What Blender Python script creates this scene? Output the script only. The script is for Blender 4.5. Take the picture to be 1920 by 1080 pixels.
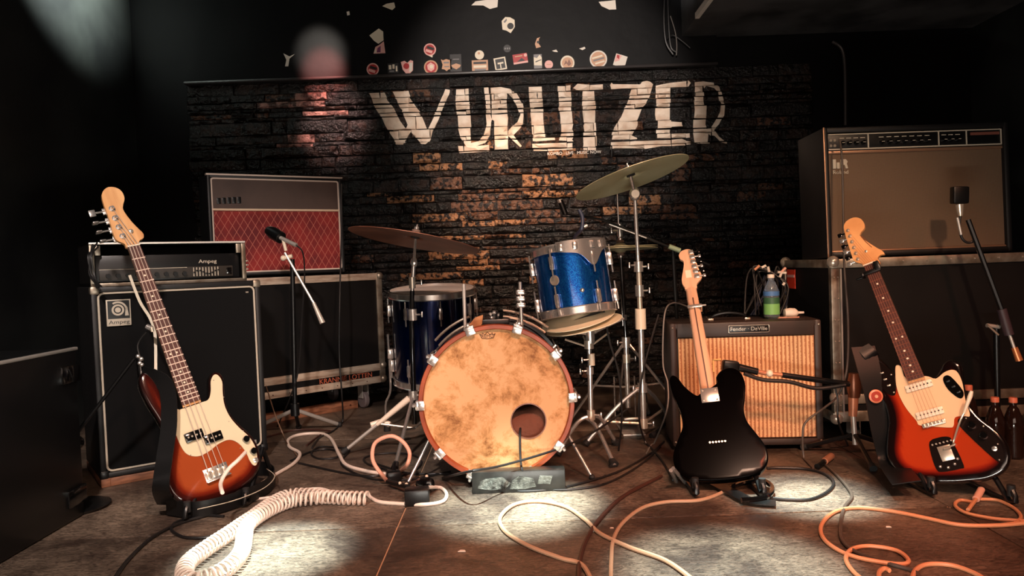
import bpy, bmesh, math, random
from mathutils import Vector, Matrix, noise
from mathutils.geometry import delaunay_2d_cdt
for o in list(bpy.data.objects): bpy.data.objects.remove(o)
SC = bpy.context.scene
COL = SC.collection
PI = math.pi
# ------------------------------------------------------------------ camera
CAMH, FPX, PITCH, ROLL = 0.82, 1400.0, 0.032, 0.037
_f = Vector((0, math.cos(PITCH), -math.sin(PITCH)))
_u0 = Vector((0, math.sin(PITCH), math.cos(PITCH)))
_r0 = Vector((1, 0, 0))
_R = _r0*math.cos(ROLL) - _u0*math.sin(ROLL)
_U = _r0*math.sin(ROLL) + _u0*math.cos(ROLL)
CAMP = Vector((0, 0, CAMH))
cam = bpy.data.objects.new('camera', bpy.data.cameras.new('camera')); COL.objects.link(cam)
cam.data.sensor_width = 36; cam.data.lens = FPX/1920*36; cam.data.clip_start = 0.05
cam.matrix_world = Matrix(((_R.x, _U.x, -_f.x, 0), (_R.y, _U.y, -_f.y, 0), (_R.z, _U.z, -_f.z, CAMH), (0, 0, 0, 1)))
SC.camera = cam
SC.view_settings.view_transform = 'Standard'; SC.view_settings.look = 'None'
SC.view_settings.gamma = 1; SC.view_settings.use_curve_mapping = False
SC.view_settings.exposure = 0.0
def ray(px, py): return _f + _R*((px-960)/FPX) + _U*((540-py)/FPX)
def P(px, py, Y):            # reference-photo bearing at real distance Y
    d = ray(px, py); return CAMP + d*(Y/d.y)
def Fl(px, py, z=0.0):       # bearing meeting a level surface at height z
    d = ray(px, py); return CAMP + d*((z-CAMH)/d.z)
def proj(p):
    d = Vector(p)-CAMP; z = d.dot(_f); return (960+d.dot(_R)/z*FPX, 540-d.dot(_U)/z*FPX)
def srgb(r, g, b):
    f = lambda c: (c/255/12.92) if c/255 <= .04045 else ((c/255+.055)/1.055)**2.4
    return (f(r), f(g), f(b), 1)
# ------------------------------------------------------------------ world and lights
W = bpy.data.worlds.new('world'); SC.world = W; W.use_nodes = True
W.node_tree.nodes['Background'].inputs[0].default_value = (.5, .55, .7, 1)
W.node_tree.nodes['Background'].inputs[1].default_value = 0.0
def spot(name, loc, target, power, col, ang, blend=.5, size=.04):
    l = bpy.data.lights.new(name, 'SPOT'); l.energy = power; l.color = col[:3]
    l.spot_size = math.radians(ang); l.spot_blend = blend; l.shadow_soft_size = size
    o = bpy.data.objects.new(name, l); COL.objects.link(o); o.location = loc
    o.rotation_euler = (Vector(target)-Vector(loc)).to_track_quat('-Z', 'Y').to_euler(); return o
def area(name, loc, target, power, col, sx, sy):
    l = bpy.data.lights.new(name, 'AREA'); l.energy = power; l.color = col[:3]
    l.shape = 'RECTANGLE'; l.size = sx; l.size_y = sy
    o = bpy.data.objects.new(name, l); COL.objects.link(o); o.location = loc
    o.rotation_euler = (Vector(target)-Vector(loc)).to_track_quat('-Z', 'Y').to_euler(); return o
WARM, RED, WHITE, COOL = (1, .62, .40), (1, .16, .07), (1, .95, .86), (.85, .95, 1)
def fl(px, py): return Fl(px, py)
spot('par_warm_centre', (0.5, 0.0, 2.7), (0.1, 2.7, .25), 340, (1, .60, .42), 56, .8, .10)
spot('par_red_floor', (0.9, 0.1, 2.75), (0.40, 2.1, 0), 210, (1, .20, .10), 44, .9, .10)
spot('par_warm_left', (-0.7, 0.2, 2.7), (-1.25, 3.0, .45), 430, (1, .84, .76), 46, .8, .08)
spot('par_red_right', (2.4, 0.6, 2.7), (1.8, 2.7, .2), 140, (1, .30, .17), 58, .7, .08)
spot('par_amber_right', (1.3, 0.3, 2.6), (1.22, 3.0, .45), 230, (1, .62, .38), 40, .8, .08)
area('front_fill', (0.2, -1.3, 1.0), (0.2, 3.2, .9), 24, (1, .74, .60), 2.6, .9)  # added unseen fill from the audience side, for cymbals and chrome
area('low_fill', (0.35, .75, .10), (0.4, 3.2, 1.1), 20, (1, .96, .86), 1.2, .1)  # added unseen low fill that brightens the cymbal undersides
for nm, px, py, w, a, dy in (('pin_left', 505, 1035, 2000, 12, .1), ('pin_centre', 968, 950, 2200, 14, -.9), ('pin_right', 1370, 1066, 1100, 15, .1), ('pin_right_back', 1515, 928, 1300, 12, .1)):
    f = Fl(px, py); spot(nm, (f.x*.9, f.y+dy, 2.75), f, w*1.6, (.80, 1, .95), a, 1, .03)
spot('wall_graze_pink', (-1.22, 3.4, 2.75), P(606, 132, 4.86), 420, (1, .30, .26), 12, .9, .03)
spot('wall_pink_stones', (-1.0, 3.4, 2.75), P(628, 225, 4.86), 430, (1, .62, .56), 17, 1, .03)
spot('wall_graze_grey', (-1.27, 3.4, 2.75), P(600, 100, 4.86), 150, (1, .90, .78), 14, .9, .03)
spot('wall_warm', (-.05, 3.0, 2.5), (0.05, 4.92, 1.12), 330, (1, .66, .45), 34, 1, .05)
spot('sign_wash', (.3, 1.4, 2.4), (.26, 4.92, 1.84), 420, (1, .86, .76), 34, .5, .06)
spot('left_wall_green', (-1.5, 3.6, 2.9), (-2.42, 4.12, 2.66), 1300, (.88, 1, .90), 54, 1, .04)
spot('beam_light', (.1, 2.6, 2.4), (1.1, 4.2, 2.7), 260, (1, .97, .94), 24, .8, .04)

# ------------------------------------------------------------------ materials
MATS = {}
def mat(name, col, rough=.5, metal=0, bump=0, bscale=60, coat=0, noise_col=None, nscale=8, nrange=(.4, .65), spec=.5, alpha=1, trans=0, bdist=.002, det=4, stretch=None, emis=None):
    if name in MATS: return MATS[name]
    m = bpy.data.materials.new(name); m.use_nodes = True; nt = m.node_tree; b = nt.nodes['Principled BSDF']
    b.inputs['Base Color'].default_value = col; b.inputs['Roughness'].default_value = rough
    b.inputs['Metallic'].default_value = metal; b.inputs['Coat Weight'].default_value = coat
    b.inputs['Coat Roughness'].default_value = .08
    b.inputs['Specular IOR Level'].default_value = spec; b.inputs['Transmission Weight'].default_value = trans
    if emis: b.inputs['Emission Color'].default_value = emis[0]; b.inputs['Emission Strength'].default_value = emis[1]
    tc = nt.nodes.new('ShaderNodeTexCoord'); mp = nt.nodes.new('ShaderNodeMapping')
    nt.links.new(tc.outputs['Object'], mp.inputs[0])
    if stretch: mp.inputs['Scale'].default_value = stretch
    if noise_col:
        n = nt.nodes.new('ShaderNodeTexNoise'); n.inputs['Scale'].default_value = nscale; n.inputs['Detail'].default_value = det
        r = nt.nodes.new('ShaderNodeValToRGB'); r.color_ramp.elements[0].position = nrange[0]; r.color_ramp.elements[1].position = nrange[1]
        r.color_ramp.elements[0].color = col; r.color_ramp.elements[1].color = noise_col
        nt.links.new(mp.outputs[0], n.inputs['Vector']); nt.links.new(n.outputs[0], r.inputs[0]); nt.links.new(r.outputs[0], b.inputs['Base Color'])
    if bump:
        n = nt.nodes.new('ShaderNodeTexNoise'); n.inputs['Scale'].default_value = bscale; n.inputs['Detail'].default_value = 6
        q = nt.nodes.new('ShaderNodeBump'); q.inputs['Strength'].default_value = bump; q.inputs['Distance'].default_value = bdist
        nt.links.new(mp.outputs[0], n.inputs['Vector']); nt.links.new(n.outputs[0], q.inputs['Height']); nt.links.new(q.outputs[0], b.inputs['Normal'])
    MATS[name] = m; return m
def nd(m, t, **kw):
    n = m.node_tree.nodes.new(t)
    for k, v in kw.items():
        if k.startswith('i'): n.inputs[int(k[1:])].default_value = v
        else: setattr(n, k, v)
    return n
TOLEX = mat('black_tolex', srgb(15, 14, 15), .5, bump=.5, bscale=400, bdist=.0006)
BLACKP = mat('black_plastic', srgb(11, 11, 12), .35)
BLACKG = mat('black_gloss', srgb(10, 9, 9), .12, coat=.6)
RUBBER = mat('black_rubber', srgb(22, 21, 21), .7)
CHROME = mat('chrome', srgb(232, 226, 220), .2, .85)
STEEL = mat('brushed_steel', srgb(205, 198, 190), .36, .6)
ALU = mat('aluminium_edge', srgb(176, 166, 150), .4, .75, bump=.3, bscale=90, bdist=.0008, noise_col=srgb(120, 104, 88), nscale=14)
PALEWOOD = mat('pale_worn_edge', srgb(205, 185, 165), .5, .25, noise_col=srgb(160, 132, 112), nscale=9, stretch=(1, 1, 5))
CASEBLK = mat('case_laminate', srgb(9, 7, 7), .6, spec=.25, noise_col=srgb(14, 11, 10), nscale=5)
GRILLEB = mat('black_grille_cloth', srgb(7, 7, 8), .85, spec=.2, bump=.4, bscale=700, bdist=.0005)
PIPING = mat('silver_piping', srgb(196, 184, 166), .5)
WPIPING = mat('white_piping', srgb(228, 205, 190), .45)
SKID = mat('brown_wood', srgb(150, 98, 70), .6, noise_col=srgb(104, 64, 44), nscale=12, stretch=(1, 1, 6))
MAPLE = mat('maple', srgb(222, 170, 118), .3, coat=.4, noise_col=srgb(196, 138, 88), nscale=6, stretch=(5, .6, 5))
PMAPLE = mat('pale_maple', srgb(226, 176, 142), .35, coat=.3, noise_col=srgb(206, 150, 116), nscale=6, stretch=(5, .6, 5))
ROSEW = mat('rosewood', srgb(76, 32, 23), .45, noise_col=srgb(58, 24, 18), nscale=14, stretch=(6, .5, 6))
DARKST = mat('walnut_stripe', srgb(70, 34, 22), .4)
CREAM = mat('cream_pickguard', srgb(214, 196, 164), .3, coat=.3)
TANPG = mat('aged_pickguard', srgb(232, 190, 150), .3, coat=.3)
IVORY = mat('ivory_plastic', srgb(232, 214, 190), .35)
NICKEL = mat('nickel', srgb(216, 202, 184), .27, .7)
HOOPW = mat('orange_wood_hoop', srgb(160, 72, 34), .45, noise_col=srgb(124, 50, 22), nscale=9)
DSHELL = mat('dark_shell', srgb(24, 16, 20), .25, coat=.5)
HEADW = mat('coated_drumhead', srgb(222, 204, 192), .5)
BRASS = mat('cymbal_brass', srgb(206, 198, 160), .4, .2, noise_col=srgb(184, 174, 132), nscale=5)
BRONZE = mat('cymbal_bronze', srgb(134, 84, 64), .4, .35, noise_col=srgb(96, 56, 44), nscale=6)
WCABLE = mat('white_cable', srgb(226, 208, 194), .4)
PCABLE = mat('pink_cable', srgb(222, 160, 136), .4)
TCABLE = mat('tan_cable', srgb(176, 140, 112), .5)
OCABLE = mat('orange_cable', srgb(206, 136, 96), .5)
BCABLE = mat('black_cable', srgb(22, 20, 20), .45)
GCABLE = mat('grey_cable', srgb(120, 112, 106), .5)
LEATHER = mat('black_leather', srgb(10, 10, 11), .42, bump=.3, bscale=160, bdist=.0006)
LEDGE = mat('worn_strap_edge', srgb(190, 176, 156), .6)
REDTAG = mat('red_tag', srgb(226, 62, 34), .5)
PAPER = mat('white_paper', srgb(226, 216, 204), .6)
WPLAST = mat('white_plastic', srgb(232, 214, 196), .4)
CLEARP = mat('clear_bottle', (.75, .85, .92, 1), .08, trans=.9)
DGLASS = mat('dark_bottle_glass', srgb(50, 30, 24), .08, trans=.5)
PINKCAP = mat('orange_cap', srgb(220, 120, 90), .45)
PAINTW = mat('cream_wall_paint', srgb(232, 212, 192), .5, bump=.6, bscale=45, bdist=.004, noise_col=srgb(212, 182, 158), nscale=14)
WALLP = mat('black_wall_paint', srgb(8, 8, 10), .5, spec=.15, bump=.35, bscale=7, bdist=.006, noise_col=srgb(14, 13, 15), nscale=2.5)
SIDEP = mat('black_side_wall', srgb(24, 25, 26), .5, bump=.4, bscale=5, bdist=.008, noise_col=srgb(44, 46, 45), nscale=1.6)
# blue sparkle
def sparkle(name, c, g):
    m = mat(name, c, .26, .85, coat=1); nt = m.node_tree; b = nt.nodes['Principled BSDF']
    v = nd(m, 'ShaderNodeTexVoronoi'); v.inputs['Scale'].default_value = 420
    r = nd(m, 'ShaderNodeValToRGB'); r.color_ramp.elements[0].color = c; r.color_ramp.elements[1].color = g; r.color_ramp.elements[0].position = .35
    tc = nd(m, 'ShaderNodeTexCoord'); nt.links.new(tc.outputs['Object'], v.inputs['Vector'])
    nt.links.new(v.outputs['Color'], r.inputs[0]); nt.links.new(r.outputs[0], b.inputs['Base Color']); return m
BLUES = sparkle('blue_sparkle', srgb(6, 70, 168), srgb(40, 150, 235))
BLUED = sparkle('deep_blue_sparkle', srgb(4, 16, 54), srgb(8, 36, 100))
# sunburst: follows the distance from the rim of the body
def burst(name, stops):
    m = mat(name, srgb(120, 40, 20), .14, coat=1); nt = m.node_tree; b = nt.nodes['Principled BSDF']
    a = nd(m, 'ShaderNodeAttribute'); a.attribute_name = 'rim'
    r = nd(m, 'ShaderNodeValToRGB'); cr = r.color_ramp
    while len(cr.elements) < len(stops): cr.elements.new(.5)
    for e, (p, c) in zip(cr.elements, stops): e.position = p; e.color = c
    nt.links.new(a.outputs['Fac'], r.inputs[0]); nt.links.new(r.outputs[0], b.inputs['Base Color']); return m
BURSTB = burst('bass_sunburst', [(0, srgb(14, 8, 7)), (.14, srgb(34, 10, 8)), (.46, srgb(60, 13, 8)), (.74, srgb(112, 32, 15)), (1, srgb(152, 66, 32))])
BURSTJ = burst('offset_sunburst', [(0, srgb(14, 8, 7)), (.5, srgb(18, 6, 6)), (.68, srgb(92, 17, 9)), (.86, srgb(140, 34, 15)), (1, srgb(166, 52, 21))])
# drum head with brown mottling
def fiber():
    m = mat('fibre_drumhead', srgb(226, 178, 134), .6, spec=.25); nt = m.node_tree; b = nt.nodes['Principled BSDF']
    tc = nd(m, 'ShaderNodeTexCoord')
    n = nd(m, 'ShaderNodeTexNoise'); n.inputs['Scale'].default_value = 8; n.inputs['Detail'].default_value = 12; n.inputs['Roughness'].default_value = .74; n.inputs['Distortion'].default_value = .25
    r = nd(m, 'ShaderNodeValToRGB'); cr = r.color_ramp
    cr.elements[0].position = .36; cr.elements[0].color = srgb(128, 82, 42); cr.elements[1].position = .53; cr.elements[1].color = srgb(208, 160, 114)
    e = cr.elements.new(.46); e.color = srgb(190, 138, 88)
    nt.links.new(tc.outputs['Object'], n.inputs['Vector']); nt.links.new(n.outputs[0], r.inputs[0]); nt.links.new(r.outputs[0], b.inputs['Base Color']); return m
FIBER = fiber()
# red cloth with diamond lattice (flat print of the woven cloth), u,v = object x,z
def lattice():
    m = mat('red_diamond_cloth', srgb(120, 26, 28), .75); nt = m.node_tree; b = nt.nodes['Principled BSDF']
    tc = nd(m, 'ShaderNodeTexCoord'); s = nd(m, 'ShaderNodeSeparateXYZ'); nt.links.new(tc.outputs['Object'], s.inputs[0])
    def mth(op, a, b2, c=None):
        q = nd(m, 'ShaderNodeMath', operation=op)
        for i, v in enumerate((a, b2)):
            if v is None: continue
            if isinstance(v, (int, float)): q.inputs[i].default_value = v
            else: nt.links.new(v, q.inputs[i])
        return q.outputs[0]
    x = mth('MULTIPLY', s.outputs[0], 1/.040); z = mth('MULTIPLY', s.outputs[2], 1/.068)
    ls = []
    for op in ('ADD', 'SUBTRACT'):
        t = mth('FRACT', mth(op, x, z), None); t = mth('ABSOLUTE', mth('SUBTRACT', t, .5), None); ls.append(mth('GREATER_THAN', t, .462))
    k = mth('MAXIMUM', ls[0], ls[1])
    n = nd(m, 'ShaderNodeTexNoise'); n.inputs['Scale'].default_value = 7; nt.links.new(tc.outputs['Object'], n.inputs['Vector'])
    r = nd(m, 'ShaderNodeValToRGB'); r.color_ramp.elements[0].color = srgb(104, 22, 26); r.color_ramp.elements[1].color = srgb(150, 38, 34)
    r.color_ramp.elements[0].position = .35; r.color_ramp.elements[1].position = .65; nt.links.new(n.outputs[0], r.inputs[0])
    mx = nd(m, 'ShaderNodeMix', data_type='RGBA'); nt.links.new(k, mx.inputs[0]); nt.links.new(r.outputs[0], mx.inputs[6]); mx.inputs[7].default_value = srgb(190, 104, 88)
    nt.links.new(mx.outputs[2], b.inputs['Base Color']); return m
DIAMOND = lattice()
def striped(name, c1, c2, per, duty=.6):
    m = mat(name, c1, .75); nt = m.node_tree; b = nt.nodes['Principled BSDF']
    tc = nd(m, 'ShaderNodeTexCoord'); s = nd(m, 'ShaderNodeSeparateXYZ'); nt.links.new(tc.outputs['Object'], s.inputs[0])
    q = nd(m, 'ShaderNodeMath', operation='MULTIPLY'); q.inputs[1].default_value = 1/per; nt.links.new(s.outputs[0], q.inputs[0])
    f = nd(m, 'ShaderNodeMath', operation='FRACT'); nt.links.new(q.outputs[0], f.inputs[0])
    n = nd(m, 'ShaderNodeTexNoise'); n.inputs['Scale'].default_value = 160; nt.links.new(tc.outputs['Object'], n.inputs['Vector'])
    ad = nd(m, 'ShaderNodeMath', operation='MULTIPLY_ADD'); ad.inputs[1].default_value = .7; nt.links.new(n.outputs[0], ad.inputs[0]); nt.links.new(f.outputs[0], ad.inputs[2])
    r = nd(m, 'ShaderNodeValToRGB'); r.color_ramp.elements[0].position = duty; r.color_ramp.elements[1].position = duty+.15
    r.color_ramp.elements[0].color = c1; r.color_ramp.elements[1].color = c2
    nt.links.new(ad.outputs[0], r.inputs[0]); nt.links.new(r.outputs[0], b.inputs['Base Color']); return m
TWEED = striped('tan_striped_cloth', srgb(226, 178, 130), srgb(168, 108, 70), .0165, .8)
BROWNC = striped('brown_grille_cloth', srgb(112, 88, 66), srgb(92, 70, 54), .004, .8)
DBROWN = mat('dark_brown_cloth', srgb(84, 64, 56), .55, noise_col=srgb(66, 48, 42), nscale=4)
def smt(n, c, c2, sc=18): return mat(n, c, .24, bump=1, bscale=54, bdist=.02, spec=.45, noise_col=c2, nscale=sc, nrange=(.44, .56))
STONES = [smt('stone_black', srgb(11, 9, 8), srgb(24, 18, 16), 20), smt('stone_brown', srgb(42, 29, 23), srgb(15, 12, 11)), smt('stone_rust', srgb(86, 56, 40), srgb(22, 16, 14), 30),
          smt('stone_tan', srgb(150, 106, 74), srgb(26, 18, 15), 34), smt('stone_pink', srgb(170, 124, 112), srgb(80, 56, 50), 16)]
def floor_mat():
    m = mat('worn_stage_board', srgb(110, 84, 66), .42); nt = m.node_tree; b = nt.nodes['Principled BSDF']
    tc = nd(m, 'ShaderNodeTexCoord')
    n1 = nd(m, 'ShaderNodeTexNoise'); n1.inputs['Scale'].default_value = 3.2; n1.inputs['Detail'].default_value = 8; n1.inputs['Roughness'].default_value = .62; n1.inputs['Distortion'].default_value = .6
    mp = nd(m, 'ShaderNodeMapping'); mp.inputs['Scale'].default_value = (1, 2.4, 1); mp.inputs['Rotation'].default_value = (0, 0, .25)
    n2 = nd(m, 'ShaderNodeTexNoise'); n2.inputs['Scale'].default_value = 44; n2.inputs['Detail'].default_value = 8; n2.inputs['Roughness'].default_value = .7; n2.inputs['Distortion'].default_value = 1.4
    nt.links.new(tc.outputs['Object'], n1.inputs['Vector']); nt.links.new(tc.outputs['Object'], mp.inputs[0]); nt.links.new(mp.outputs[0], n2.inputs['Vector'])
    r1 = nd(m, 'ShaderNodeValToRGB'); r1.color_ramp.elements[0].position = .38; r1.color_ramp.elements[1].position = .66
    r1.color_ramp.elements[0].color = srgb(66, 53, 46); r1.color_ramp.elements[1].color = srgb(132, 116, 102)
    r2 = nd(m, 'ShaderNodeValToRGB'); r2.color_ramp.elements[0].position = .41; r2.color_ramp.elements[1].position = .6
    r2.color_ramp.elements[0].color = (.22, .2, .18, 1); r2.color_ramp.elements[1].color = (1.3, 1.26, 1.18, 1)
    nt.links.new(n1.outputs[0], r1.inputs[0]); nt.links.new(n2.outputs[0], r2.inputs[0])
    mx = nd(m, 'ShaderNodeMix', data_type='RGBA', blend_type='MULTIPLY'); mx.inputs[0].default_value = .8
    nt.links.new(r1.outputs[0], mx.inputs[6]); nt.links.new(r2.outputs[0], mx.inputs[7]); nt.links.new(mx.outputs[2], b.inputs['Base Color'])
    rr = nd(m, 'ShaderNodeMapRange'); rr.inputs[3].default_value = .28; rr.inputs[4].default_value = .62; nt.links.new(n2.outputs[0], rr.inputs[0]); nt.links.new(rr.outputs[0], b.inputs['Roughness'])
    q = nd(m, 'ShaderNodeBump'); q.inputs['Strength'].default_value = .6; q.inputs['Distance'].default_value = .004; nt.links.new(n2.outputs[0], q.inputs['Height']); nt.links.new(q.outputs[0], b.inputs['Normal'])
    return m
FLOORM = floor_mat()
SEAMM = mat('seam_filler', srgb(196, 160, 128), .7)
# ------------------------------------------------------------------ geometry helpers
WM = {}
def frame(origin, x=None, y=None, z=None):
    M = Matrix.Identity(4)
    for i, a in enumerate((x, y, z)):
        for k in range(3): M[k][i] = a[k]
    for k in range(3): M[k][3] = origin[k]
    return M
def thing(name, label, cat, M=None, loc=None, group=None):
    o = bpy.data.objects.new(name, None); COL.objects.link(o); o.empty_display_size = .1
    M = M if M is not None else Matrix.Translation(loc if loc is not None else (0, 0, 0))
    o.matrix_world = M; WM[o.name] = M.copy()
    o['label'] = label; o['category'] = cat
    if group: o['group'] = group
    return o
class G:
    def __init__(s): s.v = []; s.f = []; s.m = []
    def add(s, vs, fs, mi=0):
        n = len(s.v); s.v += [Vector(p) for p in vs]; s.f += [tuple(i+n for i in f) for f in fs]; s.m += [mi]*len(fs); return s
    def box(s, c, d, R=None, bev=0, mi=0, seg=2):
        bm = bmesh.new(); bmesh.ops.create_cube(bm, size=1)
        for v in bm.verts: v.co = Vector((v.co.x*d[0], v.co.y*d[1], v.co.z*d[2]))
        if bev: bmesh.ops.bevel(bm, geom=bm.edges[:], offset=min(bev, min(d)*.45), segments=seg, affect='EDGES', profile=.5)
        vs = [v.co.copy() for v in bm.verts]
        if R is not None: vs = [R @ v for v in vs]
        vs = [v+Vector(c) for v in vs]
        fs = [tuple(v.index for v in f.verts) for f in bm.faces]; bm.free(); return s.add(vs, fs, mi)
    def bx(s, x0, x1, y0, y1, z0, z1, bev=0, mi=0): return s.box(((x0+x1)/2, (y0+y1)/2, (z0+z1)/2), (abs(x1-x0), abs(y1-y0), abs(z1-z0)), None, bev, mi)
    def tube(s, pts, r, n=8, mi=0, closed=False, cap=True):
        pts = [Vector(p) for p in pts]; N = len(pts)
        rs = r if isinstance(r, (list, tuple)) else [r]*N
        vs = []; up = None
        for i, p in enumerate(pts):
            a = pts[(i-1) % N] if (closed or i > 0) else p; b = pts[(i+1) % N] if (closed or i < N-1) else p
            t = (b-a); t = t.normalized() if t.length > 1e-9 else Vector((0, 0, 1))
            if up is None: up = t.orthogonal().normalized()
            up = (up - t*up.dot(t)); up = up.normalized() if up.length > 1e-6 else t.orthogonal().normalized()
            w = t.cross(up)
            for k in range(n):
                q = 2*PI*k/n; vs.append(p + (up*math.cos(q)+w*math.sin(q))*rs[i])
        fs = []
        for i in range(N if closed else N-1):
            j = (i+1) % N
            for k in range(n): fs.append((i*n+k, i*n+(k+1) % n, j*n+(k+1) % n, j*n+k))
        if cap and not closed: fs += [tuple(range(n-1, -1, -1)), tuple((N-1)*n+k for k in range(n))]
        return s.add(vs, fs, mi)
    def lathe(s, prof, M=None, n=32, mi=0):     # prof (r, z) about local z
        M = M if M is not None else Matrix.Identity(4); vs = []; fs = []
        for r, z in prof:
            for k in range(n): vs.append(M @ Vector((r*math.cos(2*PI*k/n), r*math.sin(2*PI*k/n), z)))
        for i in range(len(prof)-1):
            for k in range(n): fs.append((i*n+k, i*n+(k+1) % n, (i+1)*n+(k+1) % n, (i+1)*n+k))
        cl_ = (Vector(prof[0])-Vector(prof[-1])).length < 1e-6
        if prof[0][0] > 1e-6 and not cl_: fs.append(tuple(range(n-1, -1, -1)))
        if prof[-1][0] > 1e-6 and not cl_: fs.append(tuple((len(prof)-1)*n+k for k in range(n)))
        return s.add(vs, fs, mi)
    def ball(s, c, r, n=12, mi=0, sc=(1, 1, 1)):
        pr = [(max(1e-7, r*math.sin(PI*i/8)), -r*math.cos(PI*i/8)) for i in range(9)]
        return s.lathe(pr, Matrix.Translation(c) @ Matrix.Diagonal((*sc, 1)), n, mi)
    def cyl(s, a, b, r, n=16, mi=0, r2=None): return s.tube([a, b], [r, r2 if r2 is not None else r], n, mi)
    def prism(s, poly, z0, z1, M=None, mi=0, ch=0):
        M = M if M is not None else Matrix.Identity(4); n = len(poly)
        ar = sum(poly[i][0]*poly[(i+1) % n][1]-poly[(i+1) % n][0]*poly[i][1] for i in range(n))
        if ar < 0: poly = poly[::-1]
        rings = [(poly, z0)]
        if ch: rings += [(poly, z1-ch), (inset(poly, ch), z1)]
        else: rings += [(poly, z1)]
        vs = [M @ Vector((p[0], p[1], z)) for pl, z in rings for p in pl]; fs = []
        for i in range(len(rings)-1):
            for k in range(n): fs.append((i*n+k, i*n+(k+1) % n, (i+1)*n+(k+1) % n, (i+1)*n+k))
        fs += [tuple(range(n-1, -1, -1)), tuple((len(rings)-1)*n+k for k in range(n))]
        return s.add(vs, fs, mi)
    def ribbon(s, pts, nrm, w, t=.002, mi=0):   # flat strap along pts, width w across nrm directions
        pts = [Vector(p) for p in pts]; N = len(pts); vs = []; fs = []
        for i, p in enumerate(pts):
            tg = (pts[min(i+1, N-1)]-pts[max(i-1, 0)]).normalized(); a = Vector(nrm[i] if isinstance(nrm, list) else nrm)
            a = (a-tg*a.dot(tg)).normalized(); b = tg.cross(a)
            for u, q in ((-1, -1), (1, -1), (1, 1), (-1, 1)): vs.append(p+a*(u*w/2)+b*(q*t/2))
        for i in range(N-1):
            for k in range(4): fs.append((i*4+k, i*4+(k+1) % 4, (i+1)*4+(k+1) % 4, (i+1)*4+k))
        fs += [(3, 2, 1, 0), tuple((N-1)*4+k for k in range(4))]
        return s.add(vs, fs, mi)
    def mesh(s, name, mats):
        me = bpy.data.meshes.new(name); me.from_pydata([tuple(v) for v in s.v], [], s.f); me.update()
        for m in (mats if isinstance(mats, (list, tuple)) else [mats]): me.materials.append(m)
        if any(s.m): me.polygons.foreach_set('material_index', s.m)
        bm = bmesh.new(); bm.from_mesh(me); bmesh.ops.recalc_face_normals(bm, faces=bm.faces[:]); bm.to_mesh(me); bm.free()
        return me
    def obj(s, name, mats, parent=None, world=False, ang=38, label=None):
        if world and parent is not None:
            inv = WM[parent.name].inverted(); s.v = [inv @ v for v in s.v]
        me = s.mesh(name, mats)
        me.polygons.foreach_set('use_smooth', [True]*len(me.polygons)); me.set_sharp_from_angle(angle=math.radians(ang))
        o = bpy.data.objects.new(name, me); COL.objects.link(o)
        if parent is not None: o.parent = parent; WM[o.name] = WM[parent.name]
        else: WM[o.name] = Matrix.Identity(4)
        if label: o['label'] = label
        return o
def inset(poly, d):
    n = len(poly); out = []
    for i in range(n):
        a, p, b = Vector(poly[i-1]), Vector(poly[i]), Vector(poly[(i+1) % n])
        e1 = (p-a).normalized(); e2 = (b-p).normalized()
        n1 = Vector((-e1.y, e1.x)); n2 = Vector((-e2.y, e2.x)); m = n1+n2
        if m.length < 1e-6: m = n1
        m.normalize(); q = m*(d/max(.5, m.dot(n1))); out.append((p.x+q.x, p.y+q.y))
    return out
def cr(pts, k=6, closed=False):        # Catmull-Rom
    pts = [Vector(p) for p in pts]; n = len(pts); out = []
    rng = range(n) if closed else range(n-1)
    for i in rng:
        g = lambda j: pts[j % n] if closed else pts[max(0, min(n-1, j))]
        a, b, c, d = g(i-1), g(i), g(i+1), g(i+2)
        for j in range(k):
            t = j/k; out.append(.5*((2*b)+(c-a)*t+(2*a-5*b+4*c-d)*t*t+(3*b-a-3*c+d)*t**3))
    if not closed: out.append(pts[-1])
    return out
def cr2(pts, k=4, s=.01): return [(p.x, p.y) for p in cr([Vector((a*s, b*s, 0)) for a, b in pts], k, True)]
def inpoly(x, y, poly):
    c = False; j = len(poly)-1
    for i in range(len(poly)):
        xi, yi = poly[i]; xj, yj = poly[j]
        if (yi > y) != (yj > y) and x < (xj-xi)*(y-yi)/(yj-yi)+xi: c = not c
        j = i
    return c
def segd(p, poly):
    d = 9
    for i in range(len(poly)):
        a = Vector(poly[i-1]); b = Vector(poly[i]); ab = b-a; t = max(0, min(1, (p-a).dot(ab)/max(ab.length_squared, 1e-12))); d = min(d, (p-a-ab*t).length)
    return d
def text(s, size, mats, parent, M, name='lettering', ext=.0006, sx=1, label=None, align='LEFT'):
    cu = bpy.data.curves.new('t', 'FONT'); cu.body = s; cu.size = size; cu.extrude = ext; cu.align_x = align; cu.resolution_u = 3
    o = bpy.data.objects.new('t', cu); COL.objects.link(o)
    dg = bpy.context.evaluated_depsgraph_get(); me = bpy.data.meshes.new_from_object(o.evaluated_get(dg))
    bpy.data.objects.remove(o); me.name = name
    g = G(); T = M @ Matrix.Diagonal((sx, 1, 1, 1)); g.add([T @ v.co for v in me.vertices], [tuple(p.vertices) for p in me.polygons]); bpy.data.meshes.remove(me)
    return g.obj(name, mats, parent, label=label)
def UPR(x, y, z): # text standing in the xz plane facing -y
    return frame((x, y, z), (1, 0, 0), (0, 0, 1), (0, -1, 0))
def struct(o): o['kind'] = 'structure'; return o
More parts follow.
